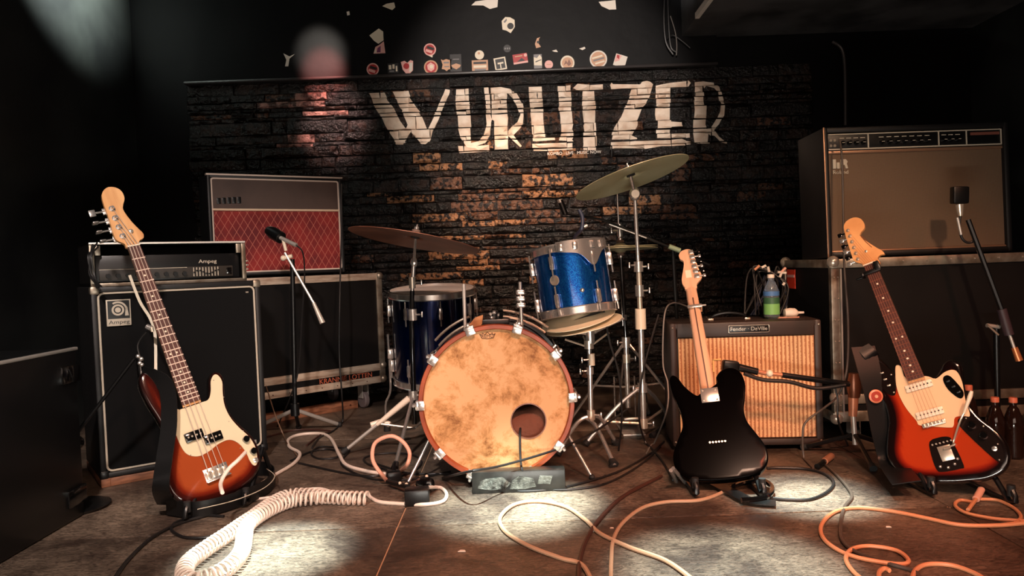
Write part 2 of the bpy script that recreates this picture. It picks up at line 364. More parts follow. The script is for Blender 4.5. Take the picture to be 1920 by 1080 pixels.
# ------------------------------------------------------------------ the room
random.seed(7)
YW = 4.92
XL = -2.42; XR = 3.05; YB = -1.6; ZC = 2.95
SX = [-2.14, -.392, 1.36, XR]; SY = [YB, -.16, 1.09, 2.345, 3.6, YW]
g = G().bx(XL-.1, XR+.1, YB, YW+.1, -.12, -.004)
floor = struct(g.obj('floor', SEAMM))
xs = [XL]+SX
for i in range(len(xs)-1):
    for j in range(len(SY)-1):
        g = G().bx(xs[i]+.0025, xs[i+1]-.0025, SY[j]+.004, SY[j+1]-.004, -.014, 0, .0012)
        g.obj('panel', FLOORM, floor)
STOP = 2.055      # top of stone cladding
wb = struct(G().bx(XL-.1, XR+.1, YW, YW+.12, -.1, ZC).obj('wall_back', WALLP))
wl = struct(G().bx(XL-.12, XL, YB, YW, -.1, ZC).obj('wall_left', SIDEP))
wr = struct(G().bx(XR, XR+.12, YB, YW, -.1, ZC).obj('wall_right', SIDEP))
struct(G().bx(XL-.12, XR+.12, YB-.12, YB, -.1, ZC).obj('wall_front', SIDEP))
struct(G().bx(XL-.12, XR+.12, YB-.12, YW+.12, ZC, ZC+.1).obj('ceiling', SIDEP))
def hull_z(px, py): return P(px, py, YW).z
# plain board above the stones, and its lip
xe = P(1340, 130, YW).x
lin = struct(G().bx(-1.98, xe, YW-.06, YW, STOP+.012, ZC).obj('trim_1', WALLP))
struct(G().bx(-2.06, xe, YW-.085, YW, STOP-.004, STOP+.014, .004).obj('trim_2', mat('lip_paint', srgb(52, 48, 48), .3)))
# dropped beam on the right
bxz = P(1276, 72, YW-.02)
BEAM = mat('beam_paint', srgb(84, 82, 82), .6, noise_col=srgb(44, 42, 42), nscale=3)
beam = struct(G().bx(bxz.x, XR, 1.2, YW-.02, bxz.z, ZC).obj('trim_3', BEAM))
g = G().bx(bxz.x-.004, bxz.x+.02, 1.6, 4.5, bxz.z-.004, bxz.z+.03); g.obj('worn_edge', PAPER, beam)
# letters on the stones: outlines read off the wall
def LP(o, pts): return [(lambda q: (q.x, q.z))(P(o+x/6.75, 140+y/6.75, YW-.03)) for x, y in pts]
LET = [
 LP(680, [(75,235),(265,218),(320,330),(400,420),(480,590),(555,690),(578,640),(480,420),(370,210),(570,198),(600,290),(690,420),(760,560),(815,700),(880,570),(960,380),(1045,180),(1110,185),(1075,290),(1010,430),(960,560),(890,700),(850,830),(800,885),(745,880),(610,720),(540,830),(520,890),(430,890),(380,800),(290,640),(250,550),(150,400),(120,300)]),
 LP(850, [(35,180),(195,170),(205,400),(218,640),(228,865),(330,840),(390,765),(420,660),(412,430),(392,158),(448,155),(465,400),(482,600),(472,765),(410,865),(300,900),(165,905),(95,800),(55,640),(45,480),(28,380)]),
 LP(850, [(65,908),(450,895),(450,965),(75,990)]),
 LP(850, [(475,160),(600,150),(720,175),(800,240),(870,350),(890,450),(893,520),(885,620),(830,690),(760,760),(870,900),(850,915),(790,860),(695,770),(695,940),(525,950),(520,580),(490,560),(480,300)]),
 LP(850, [(955,150),(1120,148),(1130,330),(1140,560),(1160,790),(1285,785),(1290,835),(1050,850),(1010,845),(985,560),(965,350)]),
 LP(850, [(1325,145),(1485,135),(1495,400),(1510,600),(1515,840),(1335,840),(1360,740),(1355,545),(1335,400)]),
 LP(850, [(1005,880),(1515,860),(1515,940),(1200,960),(1010,965)]),
 LP(980, [(635,170),(690,120),(860,125),(1020,120),(1020,180),(905,200),(925,400),(920,600),(935,820),(935,950),(775,950),(775,600),(755,400),(762,200),(690,200)]),
 LP(1130, [(90,130),(110,95),(130,115),(470,120),(500,85),(560,70),(600,85),(635,120),(600,250),(540,380),(500,420),(440,570),(430,650),(370,770),(440,800),(440,815),(110,825),(140,680),(230,540),(300,380),(370,180),(110,180)]),
 LP(1130, [(100,860),(400,840),(990,820),(1110,850),(1110,885),(980,895),(740,905),(560,935),(100,940)]),
 LP(1130, [(675,130),(860,100),(1090,70),(1120,100),(1090,150),(930,160),(855,165),(855,600),(985,610),(1000,660),(860,668),(860,750),(1110,740),(1110,795),(690,805),(685,600),(665,500),(680,300)]),
 LP(1130, [(1165,90),(1270,82),(1400,100),(1460,160),(1520,300),(1545,380),(1530,520),(1480,620),(1410,700),(1460,790),(1560,860),(1555,880),(1500,870),(1400,780),(1342,750),(1340,880),(1175,870),(1150,700),(1160,450)])]
HOLES = [LP(850, [(680,225),(760,310),(810,400),(850,500),(810,600),(740,650),(690,715),(690,500),(680,350)]),
         LP(1130, [(1275,180),(1300,150),(1400,180),(1450,220),(1490,370),(1480,470),(1440,560),(1380,660),(1325,685),(1310,640),(1310,400),(1280,380)])]
def painted(x, z): return any(inpoly(x, z, p) for p in LET) and not any(inpoly(x, z, p) for p in HOLES)
def stone(x0, x1, z0, z1, pr, sd):
    rnd = random.Random(sd); w = x1-x0; h = z1-z0
    nx = max(2, int(w/.07)); out = []
    for i in range(nx): out.append((x0+w*i/nx, z0+rnd.uniform(0, .004)))
    out.append((x1, z0)); out.append((x1-rnd.uniform(0, .003), z0+h*.5))
    for i in range(nx): out.append((x1-w*i/nx, z1-rnd.uniform(0, .006)))
    out.append((x0, z1)); out.append((x0+rnd.uniform(0, .003), z0+h*.5))
    no = len(out); pts = [Vector(p) for p in out]
    ni = max(2, int(w/.045))
    for i in range(ni): 
        for k in ((.3, .7) if h > .035 else (.5,)): pts.append(Vector((x0+w*(i+.5+rnd.uniform(-.25, .25))/ni, z0+h*(k+rnd.uniform(-.1, .1)))))
    edges = [(i, (i+1) % no) for i in range(no)]
    near = [p for p in LET+HOLES if not (max(q[0] for q in p) < x0 or min(q[0] for q in p) > x1 or max(q[1] for q in p) < z0 or min(q[1] for q in p) > z1)]
    for p in near:
        b = len(pts); m = len(p)
        jag = rnd.uniform(-.004, .004)
        pts += [Vector((q[0]+jag, q[1])) for q in p]; edges += [(b+i, b+(i+1) % m) for i in range(m)]
    V, E, F, _, _, _ = delaunay_2d_cdt(pts, edges, [], 0, 1e-5)
    keep = []; used = {}; vs = []; mi = []
    def hy(x, z):
        e = min(x-x0, x1-x, (z-z0), (z1-z)); k = min(1, max(0, e/.006))
        return YW - pr*(.72+.28*k) - k*(.010*noise.noise((x*22, z*30, sd*.37))+.004)
    fs = []
    for f in F:
        cx = sum(V[i].x for i in f)/3; cz = sum(V[i].y for i in f)/3
        if not inpoly(cx, cz, out): continue
        t = []
        for i in f:
            if i not in used: used[i] = len(vs); vs.append((V[i].x, hy(V[i].x, V[i].y), V[i].y))
            t.append(used[i])
        fs.append(tuple(t)); mi.append(1 if near and painted(cx, cz) else 0)
    n0 = len(vs)
    for i, (x, z) in enumerate(out): vs.append((x, hy(x, z), z))
    for i, (x, z) in enumerate(out): vs.append((x, YW, z))
    for i in range(no): fs.append((n0+i, n0+(i+1) % no, n0+no+(i+1) % no, n0+no+i)); mi.append(1 if painted(*out[i]) and painted(*out[(i+1) % no]) else 0)
    return vs, fs, mi
STONEL = []
z = 0.0; row = 0; XS0 = -2.055; XS1 = P(1495, 300, YW).x + .1
rs = random.Random(11)
while z < STOP-.01:
    h = rs.choice([.026, .034, .042, .05, .058, .07, .085]); h = min(h, STOP-z)
    if STOP-z-h < .025: h = STOP-z
    x = XS0 - rs.uniform(0, .02)
    while x < XS1:
        w = rs.choice([.09, .14, .18, .24, .3, .4])*rs.uniform(.85, 1.25); 
        if XS1-x-w < .1: w = XS1-x
        STONEL.append([x+.0015, x+w-.0015, z+.001, z+h-.001, rs.uniform(.010, .050), rs.random()]); x += w
    z += h; row += 1
def vis(s):
    px, py = proj(((s[0]+s[1])/2, YW-.03, (s[2]+s[3])/2))
    return (py < 335) or (685 < px < 1245 and py < 600) or (1245 < px < 1480 and py < 520)
cand = sorted([s for s in STONEL if vis(s)], key=lambda s: -(s[1]-s[0])*(s[3]-s[2]) - (5 if any(painted(s[0]+(s[1]-s[0])*t, (s[2]+s[3])/2) for t in (.1, .3, .5, .7, .9)) else 0))
top = cand[:300]; ids = {id(s) for s in top}
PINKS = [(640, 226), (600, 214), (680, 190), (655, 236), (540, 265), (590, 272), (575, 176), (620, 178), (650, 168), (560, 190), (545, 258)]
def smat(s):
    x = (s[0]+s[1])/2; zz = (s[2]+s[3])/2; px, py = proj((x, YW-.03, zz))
    if any(abs(px-a) < 26 and abs(py-b_) < 8 for a, b_ in PINKS): return 4  # pale unpainted stones; the pink light's tint is also in their colour
    warm = math.exp(-((x+.02)/.62)**2-((zz-1.12)/.52)**2)  # rust and tan gather where warm light falls, its tone in their colour
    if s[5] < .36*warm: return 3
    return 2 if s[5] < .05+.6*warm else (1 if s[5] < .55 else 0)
rest = G()
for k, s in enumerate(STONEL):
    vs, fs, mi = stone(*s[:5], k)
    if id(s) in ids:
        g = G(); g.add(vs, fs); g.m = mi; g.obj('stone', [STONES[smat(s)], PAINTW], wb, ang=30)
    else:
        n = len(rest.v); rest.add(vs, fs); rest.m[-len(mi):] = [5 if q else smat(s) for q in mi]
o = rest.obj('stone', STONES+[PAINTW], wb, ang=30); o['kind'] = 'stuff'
# thin pipe on the wall
a = P(1585, 235, YW-.03); b = P(1578, 92, YW-.03); c = P(1560, 78, YW-.03)
G().tube(cr([a, P(1584, 130, YW-.03), b, c], 5), .011, 8).obj('pipe', mat('pipe_paint', srgb(60, 56, 56), .4), wr, world=True)
t = thing('cable_bundle', 'dark loose cables hanging from the ceiling by the dropped beam', 'cable', loc=P(1260, 40, YW-.1))
for pts, w, mm in (([(1246, -6), (1245, 40), (1249, 80), (1262, 102)], .007, BCABLE), ([(1252, -6), (1254, 50), (1258, 88), (1268, 98)], .006, BCABLE), ([(1257, 30), (1266, 60), (1269, 85), (1268, 104)], .0035, GCABLE), ([(1250, 72), (1262, 66), (1280, 78), (1294, 90)], .004, BCABLE)):
    G().tube(cr([P(x, y, YW-.1) for x, y in pts], 6), w, 6).obj('cable', mm, t, world=True)
# writing under the sign
t = thing('painted_caption', 'small white handwritten line painted under the big wall lettering', 'lettering', M=frame(P(1026, 291, YW-.058), (1, 0, -.0), (0, 0, 1), (0, -1, 0)))
text('KOMBO · LIVE   MUSIC NOW', .027, PAPER, t, Matrix.Identity(4), ext=.0008)
# ------------------------------------------------------------------ stickers and torn paper
def colm(n, r, g_, b): return mat('print_'+n, srgb(r, g_, b), .5)
SRED, SPINK, SCRE, SBLK, SGRY, STAN = colm('red', 170, 30, 34), colm('pink', 226, 168, 160), colm('cream', 226, 212, 190), colm('black', 20, 18, 20), colm('grey', 120, 116, 116), colm('tan', 196, 148, 116)
SY_ = YW-.0605
def circ(cx, cy, r, n=20, sq=1): return [(cx+r*math.cos(2*PI*i/n), cy+r*sq*math.sin(2*PI*i/n)) for i in range(n)]
def rect(x0, y0, x1, y1): return [(x0, y0), (x1, y0), (x1, y1), (x0, y1)]
def rot(poly, a): return [(x*math.cos(a)-y*math.sin(a), x*math.sin(a)+y*math.cos(a)) for x, y in poly]
STK = 0
def sticker(px, py, layers, label, cat='sticker', name='sticker'):
    # layers: list of (polygon in photo pixels about the centre, material)
    c = P(px, py, SY_); s = (YW-.06)/FPX
    t = thing(name, label, cat, M=frame(c, (1, 0, -.0), (0, 0, 1), (0, -1, 0)), group='stickers along the top board' if cat == 'sticker' else 'torn paper scraps on the top board')
    for i, (poly, mm) in enumerate(layers):
        G().prism([(x*s, y*s) for x, y in poly], i*.0004, i*.0004+.0006).obj('print' if i else 'backing', mm, t)
def wavy(n, r, a=.12, k=7): return [(r*(1+a*math.sin(k*2*PI*i/n))*math.cos(2*PI*i/n), r*(1+a*math.sin(k*2*PI*i/n))*math.sin(2*PI*i/n)) for i in range(n)]
badge = lambda r: [(circ(0, 0, r), SPINK), (circ(0, 0, r*.8), SRED), (rot(rect(-r*.55, .5, r*.6, r*.45), -.35), SBLK), (rot(rect(-r*.6, -r*.5, r*.5, -1), -.35), SPINK)]
sticker(699, 130, badge(11.5), 'round red and black sticker with pale rim, lowest at far left of the row')
sticker(806, 93, badge(11.5)+[([(-3, -11), (5, -11), (4, -15)], SCRE)], 'round red and black sticker with pale rim, set above the row')
sticker(707, 74, [([(-14, 8), (4, 20), (12, 14), (12, -2), (2, -8), (-6, -2)], SCRE)], 'crumpled cream sticker hanging at upper left of the row', )
sticker(710, 90, [([(-10, -10), (12, -10), (10, 12), (2, 6), (-6, 2)], SPINK), ([(-4, -8), (3, -8), (4, 4), (-2, 0)], colm('purple', 110, 50, 90)), ([(-9, -9), (-4, -9), (-6, 0)], SCRE)], 'torn pink and purple sticker below the crumpled cream one')
sticker(737, 128, [(rect(-10, -9, 10, 9), SBLK), (rect(-8, -2, -3, 6), SCRE), (rect(-1, -1, 3, 7), SCRE), (rect(5, -6, 8, 4), SCRE), (rect(-7, -7, 2, -4), SGRY)], 'black square sticker with white broken lettering')
sticker(764, 126, [([(-12, 10), (-5, 12), (0, 8), (6, 13), (11, 11), (10, -6), (3, -13), (-3, -12), (-9, -4)], SPINK), (circ(-2, 2, 5.5), SRED), ([(4, 8), (10, 8), (8, -8), (3, -9)], PAPER)], 'torn white sticker with red blob in the middle')
sticker(808, 126, [(circ(0, 0, 13), STAN), (circ(0, 0, 10.5), SRED), ([(-7, 4), (0, 9), (7, 4), (6, -4), (0, -8), (-6, -4)], SPINK), (circ(1, 1, 3.5), SCRE)], 'large round tan and red sticker with a pale emblem')
sticker(837, 121, [([(-10, 10), (-6, 8), (0, 10), (6, 8), (10, 10), (8, 0), (10, -9), (4, -9), (0, -12), (-4, -9), (-9, -8), (-7, 0)], STAN), (rect(-5, 2, 5, 5), SGRY), (rect(-4, -5, 5, -3), SGRY)], 'tan shield shaped sticker with notched corners')
sticker(855, 118, [(rect(-11, -16, 10, 16), SBLK), ([(-9, -4), (0, -1), (9, -4), (7, -8), (0, -12), (-7, -8)], STAN), (rect(-6, 6, 6, 7.5), SGRY)], 'dark upright sticker with a tan winged figure')
sticker(899, 103, [(circ(0, 0, 8.5), SCRE), (circ(-1, 3, 2.4), STAN)], 'small round cream sticker above the two line sticker')
sticker(900, 124, [(rect(-15, -10.5, 15, 11), STAN), (rect(-12, 4, 12, 8), SBLK), (rect(-12, -3, 12, 1.5), SCRE), (rect(-10, -9, 11, -5), SGRY)], 'rectangular tan sticker with two dark printed lines')
sticker(938, 119, [(rot(rect(-11, -12, 11, 11), .14), SCRE), (rot(rect(-8.5, -9.5, 8.5, 8.5), .14), SBLK), (rot(rect(-5, -1, 6, 2), .14), SCRE), (rot(rect(-1, -9, 1, -1), .14), SCRE)], 'black square sticker with a white frame and white bar')
sticker(951, 91, [(circ(0, 0, 7), SBLK), (rect(-5, -1.5, -2.5, 1.5), SGRY), (rect(-1, -1.5, 1.5, 1.5), SGRY), (rect(3, -1.5, 5, 1.5), SGRY)], 'tiny black round sticker with three grey letters')
sticker(976, 110, [(rot(rect(-14, -9, 13, 9), .12), SRED), (rot(rect(-14, -9, 13, -5.5), .12), SPINK), (rot(rect(-10, 4, 4, 6), .12), STAN), (rot(circ(10, 5, 3), .12), SPINK), (rot([(-8, -5), (8, -5), (2, 1), (-2, -2)], .12), SBLK)], 'dark red rectangular sticker with a pink lower band')
sticker(1009, 82, [([(-2, 10), (4, 12), (2, 9), (1, 0), (5, -6), (-4, -8), (-6, 0)], STAN), (circ(0, 3, 2.5), SBLK)], 'thin curled tan sticker at top of the tall torn strip')
sticker(1009, 116, [(rect(-8, -18, 7, 14), SGRY), ([(-8, -6), (7, -7), (7, 8), (3, 13), (-2, 7), (-8, 9)], SCRE), ([(-5, -1), (6, 3), (6, 4.5), (-5, 1)], SBLK)], 'tall torn strip sticker with cream upper half')
sticker(1029, 121, [(circ(0, 0, 7.8), SPINK), (rect(-4, -.5, 4, 1), STAN)], 'small plain round pink sticker')
sticker(1064, 118, [(circ(0, 0, 13, 22, 1.06), SCRE), (circ(0, 0, 10.4), STAN), ([(-7, -4), (-3, 5), (0, 0), (3, 7), (7, -2), (2, -6), (-2, -1)], colm('brown', 130, 84, 66))], 'round cream rimmed sticker with brown bird like mark')
sticker(1122, 111, [(circ(0, 0, 16.2, 26), PAPER), (circ(0, 0, 13.6, 24), STAN), (rot(rect(-11, 3, 9, 6), .25), SCRE), (rot(rect(-10, -2, 11, 1), .25), SGRY), (rot(rect(-8, -8, 10, -5), .25), SCRE)], 'largest round white sticker with slanting worn lettering')
sticker(1163, 114, [(rot(rect(-11, -11, 11, 11), -.32), PAPER), (rot([(-10, 10), (-10, -5), (-2, 0), (0, 10)], -.32), SPINK), (rot([(-9, 9), (-4, 9), (-3, 2), (-8, 4)], -.32), SRED)], 'tilted white square sticker with a pink corner')
sticker(953, 47, [([(-12, 8), (-5, 15), (4, 14), (12, 9), (12, -4), (4, -15), (-4, -10), (-11, -8)], SCRE), (circ(4, -2, 6), SBLK), ([(-9, 6), (-3, 12), (-2, 9), (-6, 4)], SGRY)], 'cream sticker with a black round centre alone above the row')
TT = 'torn pale paper scrap high on the board, '
for px, py, poly, lb in ((729, 11, [(-12, 0), (-4, 4), (10, 6), (12, -3), (6, -8)], 'at the upper left'), (910, 6, [(-26, -3), (-18, 4), (24, 8), (22, -8), (8, -11), (-4, -4)], 'widest one near the middle'), (1140, 9, [(-17, 6), (14, 8), (15, -9), (2, -9), (-12, -2)], 'at the right'), (541, 112, [(-9, 12), (2, 6), (12, 10), (2, 2), (-1, -12), (-7, -12), (-4, 0)], 'peeling beside the pink lit patch'), (653, 25, [(-3, 3), (2, 4), (3, -3), (-2, -4)], 'a speck left of the first scrap'), (1092, 91, [(-6, 0), (4, 3), (6, 0), (0, -3)], 'a sliver above the round brown marked sticker'), (1040, 96, [(-5, 1), (3, 3), (6, -2), (-1, -1)], 'a sliver above the small pink sticker')):
    sticker(px, py, [(poly, PAPER if lb != 'at the upper left' else SCRE)], TT+lb, 'paper scrap', 'paper_scrap')
# ------------------------------------------------------------------ amplifiers and cases
def fr2(a, b):      # frame whose x runs from ground point a to b, y goes away from the stage front
    x = Vector((b[0]-a[0], b[1]-a[1], 0)).normalized(); return frame((a[0], a[1], 0), x, Vector((-x.y, x.x, 0)), (0, 0, 1)), (Vector(b[:2])-Vector(a[:2])).length
def loop(x0, x1, z0, z1, y, r):
    pts = []
    for cx, cz, a0 in ((x1-r, z1-r, 0), (x0+r, z1-r, 90), (x0+r, z0+r, 180), (x1-r, z0+r, 270)):
        for k in range(5):
            q = math.radians(a0+k*22.5); pts.append((cx+r*math.cos(q), y, cz+r*math.sin(q)))
    return pts
def shell(g, w, d, h, th, dep=.03, bev=.006):       # open fronted cabinet box
    g.bx(0, th, 0, d, 0, h, bev); g.bx(w-th, w, 0, d, 0, h, bev); g.bx(th*.6, w-th*.6, 0, d, h-th, h, bev); g.bx(th*.6, w-th*.6, 0, d, 0, th, bev); g.bx(th*.6, w-th*.6, dep, d-.004, th*.6, h-th*.6); return g
# --- bass cabinet
A = Fl(190, 916); B = Fl(503, 858)
MA, wA = fr2(A, B)
hA = .755; z0 = .035
t = thing('bass_cabinet', 'tall black bass speaker cabinet with thin silver piping and a square badge', 'speaker cabinet', M=MA @ Matrix.Translation((0, 0, z0)))
shell(G(), wA, .40, hA, .022).obj('body', TOLEX, t)
G().bx(.026, wA-.026, .012, .03, .026, hA-.026).obj('grille_cloth', GRILLEB, t)
G().tube(loop(.026, wA-.026, .026, hA-.026, .008, .02), .0042, 8, closed=True).obj('piping', PIPING, t)
for x in (.0, wA-.0):
    for z in (0, hA): G().box((x+(.014 if x == 0 else -.014), .014, z+(.014 if z == 0 else -.014)), (.034, .034, .034), None, .008).obj('corner_cap', ALU if z else BLACKP, t)
bg = G().box((.095, .006, hA-.105), (.088, .006, .105), None, .002).obj('badge', PIPING, t)
G().bx(.056, .134, .0015, .003, hA-.128, hA-.057).obj('badge_field', BLACKP, bg)
MB = UPR(.092, .0015, hA-.094)
g = G()
def ringp(g, r0, r1, a0, a1, M, z=.0016, n=22):
    vs = []; 
    for i in range(n+1):
        q = math.radians(a0+(a1-a0)*i/n)
        for r in (r0, r1):
            for zz in (0, z): vs.append(M @ Vector((r*math.cos(q), r*math.sin(q), zz)))
    fs = []
    for i in range(n):
        o = i*4; fs += [(o+1, o+3, o+7, o+5), (o, o+1, o+5, o+4), (o+2, o+6, o+7, o+3)]
    g.add(vs, fs)
g.lathe([(.0105, 0), (.0105, .0016)], MB, 20); ringp(g, .0155, .0225, 0, 360, MB); ringp(g, .027, .034, -8, 125, MB)
g.prism([(.0245, -.024), (.038, -.024), (.034, .01), (.0275, .012)], 0, .0016, MB)
g.obj('badge_emblem', PIPING, bg)
text('Ampeg', .021, BLACKP, bg, UPR(.095, .0028, hA-.149), align='CENTER', sx=1.25)
G().bx(wA-.10, wA-.045, .009, .013, .035, .052, .001).obj('rating_plate', STEEL, t)
G().box((wA-.055, .011, hA-.05), (.012, .003, .006)).obj('screw', NICKEL, t)
g = G().bx(.0, .035, .0, .4, -.035, 0, .004); g.bx(wA-.06, wA-.01, .0, .4, -.035, 0, .004); g.bx(.02, wA-.02, .004, .04, -.035, -.001, .004)
g.obj('wooden_skid', SKID, t)
# --- amplifier head in an open aluminium edged rack case
MH = MA @ Matrix.Translation((.012, .05, z0+hA+.002)); wH = .60; hH = .172
t = thing('amplifier_head', 'black bass amplifier head inside an open aluminium edged rack case', 'amplifier', M=MH)
g = G(); g.bx(0, wH, 0, .36, 0, .012); g.bx(0, wH, 0, .36, hH-.006, hH); g.bx(0, .01, 0, .36, 0, hH); g.bx(wH-.01, wH, 0, .36, 0, hH); g.bx(0, wH, .34, .36, 0, hH)
g.obj('case_body', CASEBLK, t)
G().bx(-.004, wH+.004, -.006, .006, hH-.006, hH+.002, .002).obj('case_edge', mat('lit_edge', srgb(235, 228, 218), .3, .3), t)  # lighter than the other edges: its lit look is put into the colour
for a in ((-.004, .014, -.006, .008, 0, hH-.008), (wH-.014, wH+.004, -.006, .008, 0, hH-.008), (-.004, wH+.004, -.006, .008, -.002, .012)): G().bx(*a, .002).obj('case_edge', ALU, t)
for x in (.016, wH-.036): G().bx(x, x+.02, -.004, .01, hH-.05, hH-.01, .002).obj('rack_ear', ALU, t)
G().bx(.018, wH-.018, .02, .33, .014, hH-.05, .003).obj('amplifier_body', BLACKP, t)
pn = G().bx(.03, wH-.05, .012, .021, .022, .068, .002).obj('control_panel', mat('head_panel', srgb(44, 38, 32), .5), t)
G().bx(.03, .36, .010, .0125, .064, .066).obj('panel_line', PIPING, pn)
for i in range(9): G().cyl((.06+i*.036, .014, .04), (.06+i*.036, -.003, .04), .0085, 14).obj('knob', BLACKP, pn)
for i in range(9):
    G().bx(.385+i*.0125, .388+i*.0125, .009, .0125, .026, .064).obj('slider_slot', PIPING, pn)
    G().bx(.382+i*.0125, .391+i*.0125, .004, .0125, .04+.008*math.sin(i), .046+.008*math.sin(i), .001).obj('slider', BLACKG, pn)
G().bx(wH-.078, wH-.055, .008, .0125, .03, .06, .002).obj('power_switch', BLACKG, pn)
text('Ampeg', .022, PIPING, t, UPR(wH-.19, .0185, .082), align='LEFT', sx=1.2)
for i in range(3): G().box((wH+.008, -.002, .05+i*.018), (.012, .006, .006), None, .001).obj('latch', NICKEL, t)
# cables dangling at the left side of the head
t = thing('cable_hank', 'tangled dark cables hanging off the left side of the amplifier head', 'cable', loc=P(172, 500, 2.93))
for k in range(5):
    r2 = random.Random(k); G().tube(cr([P(178+r2.uniform(-6, 6), 455+k*4, 2.95), P(168+r2.uniform(-4, 4), 480, 2.9), P(172+r2.uniform(-5, 8), 515, 2.9), P(182+k*2, 540+r2.uniform(-5, 12), 2.87)], 5), .0035, 6).obj('cable', BCABLE, t, world=True)
# --- flight case behind, carrying the red cloth amplifier
CA = Vector((-1.485, 3.80, 0)); CB = Vector((-.775, 4.42, 0)); MC, wC = fr2(CA, CB)
hz0, hz1 = .15, .795; hC = hz1-hz0; dC = .56
t = thing('flight_case', 'black flight case with pale worn edges on castors under the red amplifier', 'flight case', M=MC @ Matrix.Translation((0, 0, hz0)))
G().bx(.005, wC-.005, .005, dC, .005, hC-.005).obj('panel_body', CASEBLK, t)
for a in ((-.002, wC+.002, -.004, .03, hC-.038, hC+.002), (-.002, wC-.03, -.004, .012, .072, .114), (-.002, wC-.03, -.004, .012, .0, .038)): G().bx(*a, .002).obj('edge_rail', PALEWOOD, t)
G().bx(wC-.032, wC+.004, -.006, .03, .0, hC, .003).obj('corner_post', ALU, t)
G().bx(-.004, .032, -.006, .03, .0, hC, .003).obj('corner_post', ALU, t)
for z in (.02, .1, hC-.015): G().ball((wC-.008, .006, z), .024, 12).obj('ball_corner', ALU, t)
for k in range(9): G().ball((.06+k*.095, -.004, .018), .0035, 6).obj('rivet', DARKST, t)
text('KRANNIE LOTTEN', .040, mat('stencil_orange', srgb(190, 96, 66), .6), t, UPR(wC-.42, .0045, .040), 'stencil_lettering', sx=1.02)
for x, y in ((wC-.10, .08), (.1, .08), (wC-.1, dC-.1), (.1, dC-.1)):
    c = G().bx(x-.035, x+.035, y-.035, y+.045, -.012, 0, .002); c.bx(x-.022, x-.016, y-.02, y+.03, -.09, -.008); c.bx(x+.016, x+.022, y-.02, y+.03, -.09, -.008); c = c.obj('castor', STEEL, t)
    G().lathe([(.02, -.015), (.045, -.015), (.05, -.009), (.05, .009), (.045, .015), (.02, .015)], Matrix.Translation((x, y+.005, -.1)) @ Matrix.Rotation(PI/2, 4, 'Y'), 20).obj('wheel', mat('grey_rubber', srgb(104, 92, 92), .6), c)
t2 = thing('wooden_plank', 'narrow light brown plank lying on the floor beneath the left flight case', 'plank', M=MC @ Matrix.Translation((.0, .10, 0)))
G().bx(.14, wC-.13, 0, .09, 0, .045, .003).obj('board', SKID, t2); G().ball((wC-.18, 0, .025), .006, 6).obj('nail', DARKST, t2)
# red amplifier
VA = MC @ Vector((.02, .17, 0)); VB = MC @ Vector((.02+.725, .055, 0)); MV, wV = fr2(VA, VB); hV = .545
t = thing('combo_amplifier', 'combo amplifier with red diamond cloth and white piping on the left flight case', 'amplifier', M=MV @ Matrix.Translation((0, 0, hz1+.014)))
shell(G(), wV, .25, hV, .02, .028).obj('cabinet', TOLEX, t)
zs = hV*.655
G().bx(.022, wV-.022, .010, .028, .022, zs-.006).obj('speaker_cloth', DIAMOND, t)
up = G().bx(.022, wV-.022, .006, .028, zs+.004, hV-.022).obj('upper_cloth', DBROWN, t)
lg = G(); 
for k in range(5): lg.bx(.045+k*.026, .066+k*.026, .003, .007, zs+.03+k*.001, zs+.062+k*.002, .002)
lg.obj('dark_logo_plate', BLACKP, up)
G().tube(loop(.022, wV-.022, .022, hV-.022, .006, .012), .005, 8, closed=True).obj('piping', WPIPING, t)
G().tube([(.024, .004, zs), (wV-.024, .004, zs)], .0062, 8).obj('gold_strip', mat('gold_strip', srgb(255, 222, 190), .3, .1), t)
G().bx(-.004, wV+.004, -.004, .03, hV-.006, hV+.003, .002).obj('top_edge', WPIPING, t)
for x in (.08, wV-.09): G().bx(x, x+.05, .05, .08, hV, hV+.012, .004).obj('handle_end', BLACKP, t)
for x in (.05, wV-.05):
    for y in (.04, .2): G().cyl((x, y, 0), (x, y, -.014), .014, 12).obj('foot', RUBBER, t)
# --- right flight case carrying the large combo
RX = 1.335; RY = 3.12; RD = .56; RW = 1.25; rz0, rz1 = .105, .79
t = thing('flight_case', 'large black flight case with riveted metal edges below the brown fronted amplifier', 'flight case', M=Matrix.Translation((RX, RY, rz0)))
h = rz1-rz0
G().bx(.004, RW-.004, .004, RD-.004, .004, h-.004).obj('panel_body', CASEBLK, t)
ed = [(0, .036, 0, .03, 0, h), (-.002, .02, RD-.04, RD, 0, h), (0, RW, -.004, .022, h-.038, h+.001), (-.004, .022, 0, RD, h-.036, h), (0, RW, -.004, .02, .075, .115), (0, RW, -.004, .02, 0, .045), (RW-.036, RW, 0, .03, 0, h), (-.004, .02, 0, RD, 0, .04)]
for e in ed: G().bx(*e, .003).obj('edge_extrusion', ALU, t)
G().bx(.036, .042, -.006, 0, .02, h-.04).obj('edge_extrusion', STEEL, t)
for p in ((.014, .012, h-.012), (.01, RD-.02, h-.012), (.014, .012, .014), (.014, .012, .1)): G().ball(p, .027, 14).obj('ball_corner', NICKEL, t)
for k in range(7): G().ball((.012, -.001, .07+k*.09), .004, 6).obj('rivet', NICKEL, t); G().ball((.028, -.001, .07+k*.09), .004, 6).obj('rivet', NICKEL, t)
for k in range(12): G().ball((.1+k*.1, -.005, h-.018), .0045, 6).obj('rivet', NICKEL, t)
